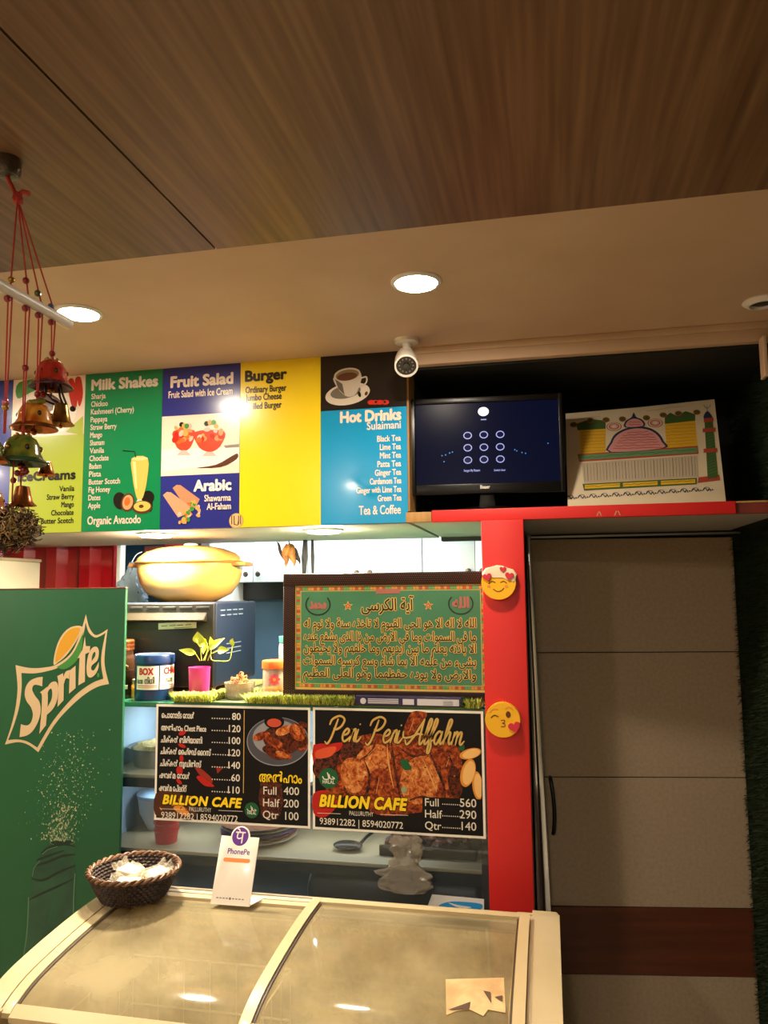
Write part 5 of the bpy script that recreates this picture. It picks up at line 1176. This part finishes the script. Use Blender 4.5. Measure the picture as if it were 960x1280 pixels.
def atz(P, py):
    """point on the plumb line through P seen at photo row py"""
    d = math.hypot(P.x, P.y); lo, hi = .5, 2.4
    for _ in range(40):
        m_ = (lo+hi)/2; q = Vector((P.x, P.y, m_))-CAM; y = 640-FPX*q.dot(U_)/q.dot(F_)
        if y > py: lo = m_
        else: hi = m_
    return lo
m_bead = [mat('bead_red', '8f1c24', .3, coat=.4), mat('bead_gold', 'b5893a', .3, .5), mat('bead_green', '4a5a2a', .3, coat=.4), mat('bead_blue', '5a6a8a', .3, coat=.4), mat('bead_pink', 'c04a6a', .3, coat=.4)]
def bell(P, ytop, ybot, wpx, kind, name='bell', lab=None):
    """flared bell on the plumb line through P between photo rows"""
    z1, z0 = atz(P, ytop), atz(P, ybot); h = z1-z0; dpt = (Vector((P.x, P.y, z0))-CAM).dot(F_); r = wpx/2*dpt/FPX
    M = Matrix.Translation(cw(Vector((P.x, P.y, z0))))
    enamel, inner = kind
    b = MB()
    if enamel in (m_brass, m_copper): prof = [(0, h), (r*.42, h), (r*.48, h*.97), (r*.60, h*.55), (r*.74, h*.18), (r*1.0, 0), (r*.97, 0), (r*.68, h*.2), (r*.5, h*.6), (0, h*.9)]
    else: prof = [(0, h), (r*.25, h*.97), (r*.52, h*.84), (r*.68, h*.60), (r*.74, h*.32), (r*.82, h*.16), (r*1.0, .03*h), (r*1.0, 0), (r*.96, 0), (r*.76, h*.18), (r*.62, h*.6), (0, h*.88)]
    b.lathe(prof[:len(prof)//2+1] if inner else prof, enamel, seg=36, M=M)
    if inner: b.lathe(prof[len(prof)//2:], inner, seg=36, M=M)
    o = b.build(name, ch)
    if lab: tag(o, lab)
    if inner:   # rim, finial and painted flecks
        b = MB(); b.lathe([(r*.80, h*.18), (r*.84, h*.17), (r*1.0, h*.05), (r*1.02, h*.03), (r*1.0, h*.0), (r*.97, 0)], inner, seg=36, M=M)
        for k in range(6): an = k*1.047+.4; b.ball((r*.70*math.cos(an), r*.70*math.sin(an), h*.5), (r*.09, r*.09, r*.12), m_inkd if k % 2 else m_brass, 8, M=M)
        for k in range(7): an = k*.9; b.ball((r*.27*math.cos(an), r*.27*math.sin(an), h*.96), r*.09, m_brass, 8, M=M)
        b.build('ornament', o)
    b = MB(); b.tube([cw(Vector((P.x, P.y, z0+h*.8))), cw(Vector((P.x, P.y, z0-h*.08)))], .0012, m_cord, 6); b.ball(cw(Vector((P.x, P.y, z0-h*.08))), r*.16, m_copper, 10); b.build('clapper', o)
    return z1, z0
cordz = []
def cord(px, yend, beads=(), upbead=None):
    P = barpt(px); zt = atz(P, yend)
    b = MB(); b.tube([cw(kn), cw(P+Vector((0, 0, .010)))], .0013, m_cord, 6)
    for s in (-1, 1): b.tube([cw(P+Vector((s*.0035, 0, -.010))), cw(Vector((P.x+s*.001, P.y, zt)))], .0012, m_cord, 6)
    b.tube([cw(P+Vector((0, .0105*math.cos(k*.6283), .0105*math.sin(k*.6283)))) for k in range(10)], .0013, m_inkd, 6, closed=True)
    b.build('cord', ch)
    bs = [(P+Vector((0, -.006, -.014)), 0)]+[(Vector((P.x, P.y, atz(P, y))), k) for y, k in beads]
    if upbead: bs.append((kn.lerp(P, upbead[0]), upbead[1]))
    for q, k in bs: b = MB(); b.ball(cw(q), .0055, m_bead[k], 10); b.build('bead', ch)
    return P
P1 = cord(67, 450, ((442, 0),), (.92, 3))
bell(P1, 449, 485, 52, (m_bred, m_bprp), lab='red bell with a dark rim')
Q = P1+Vector((.006, .02, 0)); bell(Q, 505, 531, 33, (m_brass, None), lab='small plain brass bell')
b = MB()
for dx, dy in ((-.02, .0), (-.008, .015), (.008, .01), (.02, -.005), (0, -.012)): b.tube(catmull([cw(Vector((P1.x+dx, P1.y+dy, atz(P1, 483)))), cw(Vector((P1.x+dx*1.25, P1.y+dy, atz(P1, 494)))), cw(Vector((Q.x+dx*.5, Q.y, atz(Q, 506))))], 4), .0018, m_inkd, 6)
b.ball(cw(Vector((P1.x-.008, P1.y-.01, atz(P1, 495)))), .006, m_bead[0], 10); b.ball(cw(Vector((Q.x+.022, Q.y, atz(Q, 512)))), .005, m_inkd, 10); b.build('tassel', ch)
P2 = cord(51, 502, ((493, 0),), (.86, 2))
P2b = P2+Vector((-.004, 0, 0)); bell(P2b, 502, 537, 56, (m_bora, m_copper), lab='orange bell with a copper rim')
b = MB(); b.tube(catmull([cw(Vector((P2.x-.016, P2.y, atz(P2, 503)))), cw(Vector((P2.x, P2.y-.014, atz(P2, 505)))), cw(Vector((P2.x+.018, P2.y-.004, atz(P2, 503))))], 4), .004, m_bgrn, 8); b.build('leaf_band', ch)
P3 = cord(35, 544, ((460, 0),), (.80, 0))
bell(P3, 543, 580, 62, (m_bgrn, mat('enamel_deep_green', '1f4a2c', .2, coat=.6)), lab='green bell seen from below')
Q3 = P3+Vector((.010, .03, 0)); bell(P2+Vector((.006, .02, 0)), 578, 594, 26, (m_copper, None), lab='small copper bell')
P4 = cord(13, 542, ((503, 4), (509, 1)), (.88, 1))
bell(P4+Vector((-.022, -.01, 0)), 541, 577, 52, (m_bgrn, m_copper), lab='green bell at the left edge')
# lower tier
def drop(P, y0, y1):
    b = MB(); b.tube([cw(Vector((P.x, P.y, atz(P, y0)))), cw(Vector((P.x, P.y, atz(P, y1))))], .0012, m_cord, 6); b.build('cord', ch)
drop(P3, 575, 610)
for k in range(7): b = MB(); b.ball(cw(Vector((P3.x+R.uniform(-.012, .012), P3.y+R.uniform(-.01, .01), atz(P3, 594)+R.uniform(-.01, .008)))), .005, m_bead[0], 8); b.build('bead', ch)
bell(P3+Vector((.004, 0, 0)), 608, 632, 34, (m_copper, None), lab='copper bell above the dried tuft')
P5 = P4+Vector((-.014, 0, 0)); drop(P5, 575, 612); bell(P5, 610, 642, 34, (m_bora, m_copper), lab='orange bell at the left edge')
P6 = barpt(20)+Vector((0, .01, 0)); drop(P6, 575, 632)
b = MB(); cz = atz(P6, 660); c = Vector((P6.x-.006, P6.y, cz)); m_tw = [mat('twig_tan', '9a7a48', .7), mat('twig_dark', '3a2c1c', .8), mat('twig_straw', 'b5966a', .7)]
for k in range(950):
    d = Vector((R.gauss(0, 1), R.gauss(0, 1), R.gauss(0, .75))).normalized()*R.uniform(.3, 1)**.5
    p = c+Vector((d.x*.046, d.y*.046, d.z*.036)); pts = [p+Vector((R.uniform(-.008, .008), R.uniform(-.008, .008), R.uniform(-.007, .007))) for _ in range(3)]
    m_ = m_tw[1] if d.z < -.35 and k % 3 else m_tw[k % 3]
    b.tube([cw(q) for q in catmull(pts, 3)], .0009, m_, 4)
tag(b.build('dried_tuft', ch), 'tuft of dried curled twigs', kind='stuff')
# ------------------------------------------------------------------ chest freezer with curved sliding glass lids
FXL, FXR = -1.168, .002
prof = [(1.99, .836), (1.90, .838), (1.82, .838), (1.72, .832), (1.61, .821), (1.53, .808), (1.474, .789), (1.44, .768), (1.415, .742), (1.395, .70)]
fine = [(q.x, q.y) for q in catmull([(y, z, 0) for y, z in prof], 5)]
def fz(y):
    for (a0, b0), (a1, b1) in zip(fine, fine[1:]):
        if a1 <= y <= a0: return b0+(b1-b0)*(a0-y)/(a0-a1+1e-9)
    return fine[0][1] if y > fine[0][0] else fine[-1][1]
fzr = thing('chest_freezer', 'cream chest freezer with curved sliding glass lids', 'freezer', (-.58, 1.70, 0))
m_liner = mat('freezer_liner', 'd8ccb0', .55, var=('8f7c58', 7)); m_frost = mat('frost', 'cfc3a6', .8, var=('a39474', 18), bump=(60, .6)); m_rail = mat('rail_beige', 'b9a780', .35, coat=.2); m_gask = mat('gasket', '3a2c1e', .5); m_track = mat('track_grey', '8f8a80', .35, .4)
side = [(1.99, .08)]+fine+[(1.39, .66), (1.39, .08)]
b = MB(); b.prism(side, 'X', FXL, -1.118, m_cream, bev=.014, bevside='a'); b.build('side_wall', fzr, world=True, angle=50)
side2 = [(1.99, .08), (1.99, .842)]+[(y, z+.004) for y, z in fine[1:]]+[(1.385, .66), (1.385, .08)]
b = MB(); b.prism(side2, 'X', -.062, FXR, m_cream, bev=.048, bevside='b', seg=8); b.build('side_wall', fzr, world=True, angle=50)
b = MB(); b.prism([(y, z) for y, z in side], 'X', -.098, -.062, m_rail); b.build('side_wall', fzr, world=True, angle=50)
b = MB(); b.box(-1.118, -.098, 1.385, 1.43, .08, .735, m_cream, .012); b.build('front_wall', fzr, world=True)
b = MB(); b.box(-1.118, -.062, 1.955, 1.99, .08, .836, m_cream, .004); b.box(-1.118, -.098, 1.94, 1.957, .81, .826, m_track, .002); b.box(-1.118, -.062, 1.972, 1.976, .8355, .8375, m_track); b.build('back_wall', fzr, world=True)
b = MB(); b.box(-1.118, -.098, 1.40, 1.97, .10, .20, m_cream); b.build('bottom', fzr, world=True)
b = MB()
b.box(-1.118, -1.112, 1.43, 1.955, .20, .78, m_liner); b.box(-.104, -.098, 1.43, 1.955, .20, .78, m_liner); b.box(-1.112, -.104, 1.949, 1.955, .20, .80, m_frost); b.box(-1.112, -.104, 1.43, 1.436, .20, .72, m_liner); b.box(-1.112, -.104, 1.436, 1.949, .20, .206, m_frost)
b.build('liner', fzr, world=True)
for x in (-1.10, -.10):
    for y in (1.45, 1.93): b = MB(); b.lathe([(0, 0), (.025, 0), (.028, .02), (.025, .08), (0, .085)], m_blackpl, (x, y, 0), 16); b.build('caster', fzr, world=True)
m_lid = glass('lid_glass', 'efe6cc', 'cabc94', .27, .05, ior=1.45, patch=4)
def lid(x0, x1, dz, lab):
    root = bpy.data.objects.new('lid', None); COL.objects.link(root); root.parent = fzr; tag(root, lab)
    ys = [1.945-k*(1.945-1.452)/30 for k in range(31)]
    b = MB(); b.grid(lambda u, v: Vector((x0+(x1-x0)*u, 1.945-(1.945-1.452)*v, fz(1.945-(1.945-1.452)*v)+dz)), 2, 30, m_lid); b.build('glass', root, world=True, angle=80, recalc=False)
    def strip(xa, xb, m, h=.007):
        out = [(y, fz(y)+dz+h) for y in ys]+[(y, fz(y)+dz-h*.5) for y in ys[::-1]]
        b.prism(out, 'X', xa, xb, m, bev=.0018)
    b = MB(); strip(x0, x0+.024, m_rail); strip(x1-.024, x1, m_rail)
    for y in (1.935, 1.458):
        q = [(y+.012, fz(y+.012)+dz+.007), (y-.012, fz(y-.012)+dz+.007), (y-.012, fz(y-.012)+dz-.004), (y+.012, fz(y+.012)+dz-.004)]
        b.prism(q, 'X', x0+.024, x1-.024, m_rail, bev=.0018)
    b.build('lid_frame', root, world=True, angle=40)
    for xa in (x0+.024, x1-.029):
        b = MB(); out_ = strip(xa, xa+.005, m_gask, .003); b.build('gasket', root, world=True, angle=40)
    return root
l1 = lid(-1.116, -.578, -.008, 'left sliding glass lid'); l2 = lid(-.606, -.067, .006, 'right sliding glass lid')
# torn sticker on the right lid, dark joint beside the mid rail
def onlid(px, py, dz=.0075):
    d = ray(px, py); lo, hi = .5, 4.0
    for _ in range(50):
        m_ = (lo+hi)/2; q = CAM+d*m_
        if q.z > fz(q.y)+dz: lo = m_
        else: hi = m_
    return CAM+d*lo
b = MB(); m_st = mat('torn_paper', 'c9a878', .8, var=('b08c5c', 25))
pts = [(557, 1224), (630, 1222), (632, 1266), (610, 1262), (604, 1270), (588, 1262), (566, 1264), (558, 1269)]
c3 = [onlid(*q) for q in pts]; mid = sum(c3, Vector())/len(c3)
for i in range(len(c3)): b.quad([c3[i], c3[(i+1) % len(c3)], mid], m_st) if False else b.bm.faces.new([b.bm.verts.new(v) for v in (c3[i], c3[(i+1) % len(c3)], mid)])
b.mi(m_st)
for tri in (((604, 1238), (613, 1240), (614, 1254)), ((618, 1246), (628, 1244), (628, 1252)), ((560, 1262), (588, 1252), (586, 1262))):
    f = b.bm.faces.new([b.bm.verts.new(onlid(*q, .0082)) for q in tri]); f.material_index = b.mi(mat('torn_mark', '4a3420', .8))
tag(b.build('torn_sticker', l2, world=True), 'torn brown paper sticker')
# wire baskets inside
m_wire = mat('basket_wire', 'd8d2c4', .4)
for x0, x1, zt_ in ((-1.09, -.66, .68),):
    b = MB()
    for z in (zt_, zt_-.12): b.tube([(x0, 1.46, z), (x1, 1.46, z), (x1, 1.93, z), (x0, 1.93, z)], .003, m_wire, 6, closed=True)
    for k in range(8):
        y = 1.46+.47*k/7; b.tube([(x0, y, zt_), (x0, y, zt_-.25), (x1, y, zt_-.25), (x1, y, zt_)], .0016, m_wire, 5)
    for k in range(7):
        x = x0+(x1-x0)*k/6; b.tube([(x, 1.46, zt_), (x, 1.46, zt_-.25), (x, 1.93, zt_-.25), (x, 1.93, zt_)], .0016, m_wire, 5)
    b.build('wire_basket', fzr, world=True)

# ------------------------------------------------------------------ wicker basket of packets, on the back left corner
BX, BY = -1.075, 1.895; BZ = .841
bk = thing('wicker_basket', 'dark brown round wicker basket of white packets on the freezer', 'basket', (BX, BY, BZ))
m_wick = mat('wicker_dark', '1f130c', .55, var=('35211a', 60)); m_wick2 = mat('wicker_rim', '4a301c', .55, var=('664428', 50))
b = MB(); NW = 44
def br(z): return .075+.036*(z/.068)**.8
for L in range(9):
    z = .004+L*.0075
    b.tube([Vector((br(z)*math.cos(2*math.pi*k/(NW*2)), br(z)*math.sin(2*math.pi*k/(NW*2)), z))*1 + Vector((math.cos(2*math.pi*k/(NW*2)), math.sin(2*math.pi*k/(NW*2)), 0))*(.0022*(1 if (k+L) % 2 else -1)) for k in range(NW*2)], .0040, m_wick, 6, closed=True)
for k in range(NW):
    an = 2*math.pi*k/NW; b.tube([Vector((br(z)*math.cos(an), br(z)*math.sin(an), z)) for z in (.002, .02, .045, .066)], .0022, m_wick, 5)
b.lathe([(0, .004), (.074, .004), (.074, .010), (0, .010)], m_wick, seg=40); b.build('body', bk)
b = MB()
for s in (0, 1): b.tube([Vector(((.1125+.004*math.cos(k*.9+s*3.14))*math.cos(2*math.pi*k/120), (.1125+.004*math.cos(k*.9+s*3.14))*math.sin(2*math.pi*k/120), .069+.004*math.sin(k*.9+s*3.14))) for k in range(120)], .0042, m_wick2, 6, closed=True)
b.build('rim', bk)
m_pack = mat('packet_paper', 'f2e8d2', .6); m_film = glass('packet_film', 'f0ece2', 'd8cdb8', .25, .08)
for k, (x, y, rz, tl_, lab) in enumerate(((.012, -.046, .15, .10, 'white paper packet lying at the front of the basket'), (-.030, .036, -.3, .12, 'white paper packet at the left in the basket'), (.046, .028, 1.2, .12, 'white paper packet at the back of the basket'))):
    t = thing('packet', lab, 'packet', (BX+x, BY+y, BZ+.046), rz, 'packets in the wicker basket', tilt=tl_)
    b = MB(); b.box(-.034, .034, -.022, .022, -.008, .010, m_pack, .007); b.build('content', t)
    b = MB(); b.grid(lambda u, v: Vector(((u-.5)*.084, (v-.5)*.052, .0115+.012*noise.noise(Vector((u*5+k*9, v*4, k)))*(.15+abs(u-.5)*2.2)+.02*max(0, abs(u-.5)-.36)*4)), 26, 16, m_film); b.build('wrapper', t, angle=12)

# ------------------------------------------------------------------ payment card leaning at the back of the freezer
LE = math.radians(-24); CX0, CY0 = -.795, 1.885
pc = thing('payment_card_stand', 'white payment card with a purple badge standing on the freezer', 'card stand', (CX0, CY0, .8405), 0, tilt=LE)
PK = Plane((CX0, CY0, .8405), 0, LE); m_pcw = mat('card_white', 'efe6da', .25, coat=.5); m_pur = mat('card_purple', '5f2c8c', .3, coat=.4); m_orn = mat('card_orange', 'ee8a4a', .3, coat=.4); m_gr = mat('card_grey', '6a6470', .4)
q = [PK.uv(*p) for p in ((262, 1135), (311, 1138), (322, 1047), (276, 1046))]
wk = q[1][0]-q[0][0]; hk_ = q[2][1]; x0, x1 = -wk/2, wk/2
cc_ = PK.uv(299, 1049); q_ = lambda x, y: PK.uv(x, y)
xo = (q[0][0]+q[1][0])/2
for o_ in (): pass
r = .0265; zc_ = hk_-.001
out = [(xo+x0, 0), (xo+x1, 0), (xo+x1, hk_), (xo+r*.95, hk_)]+[(xo+r*math.cos(math.pi*k/16), zc_+r*math.sin(math.pi*k/16)) for k in range(17)]+[(xo-r*.95, hk_), (xo+x0, hk_)]
b = MB(); b.prism(out, 'Y', 0, .003, m_pcw, bev=.0006, seg=2); b.build('card', pc)
a = Art(); a.ell((xo, zc_+.001), .0225, .0225, m_pur, 1, px=False)
s = .0012
a.stroke([(xo-.012, zc_+.011), (xo+.012, zc_+.011)], .0034, m_pcw, 2, px=False, smooth=0); a.stroke([(xo+.006, zc_+.011), (xo+.006, zc_-.014)], .0034, m_pcw, 2, px=False, smooth=0)
a.stroke([(xo-.007, zc_+.010), (xo-.008, zc_-.001), (xo-.002, zc_-.004), (xo+.006, zc_-.001)], .003, m_pcw, 2, px=False); a.stroke([(xo-.002, zc_+.012), (xo-.005, zc_+.018), (xo-.009, zc_+.019)], .003, m_pcw, 2, px=False)
a.text('PhonePe', xo+.002, hk_*.735, .0125, m_pur, 1, w=.060, align='c', bold=.02)
a.poly([(xo-.036+.004*(1-math.cos(t_)) if False else xo+sx*(.032+.0045*math.cos(t_)), hk_*.645+.0048*math.sin(t_)) for sx, rng in ((1, [k*math.pi/8-math.pi/2 for k in range(9)]), (-1, [math.pi/2-k*math.pi/8 for k in range(9)])) for t_ in rng], m_orn, 1, px=False)
for k in range(9):
    x = xo-.036+k*.0085
    if k == 4: a.ell((x, .0145), .003, .003, m_gr, 1, px=False, n=10)
    else: a.rect(x-.0028, x+.0028, .0135, .0158, m_gr, 1)
a.build('print', pc)
b = MB(); f_ = Matrix.Rotation(-LE, 4, 'X'); b.prism([(xo+x0+.002, 0), (xo+x1-.002, 0), (xo+x1+.016, .052), (xo+x0+.016, .058)], 'Z', -.0005, .0015, m_pcw, M=f_); b.build('foot', pc)
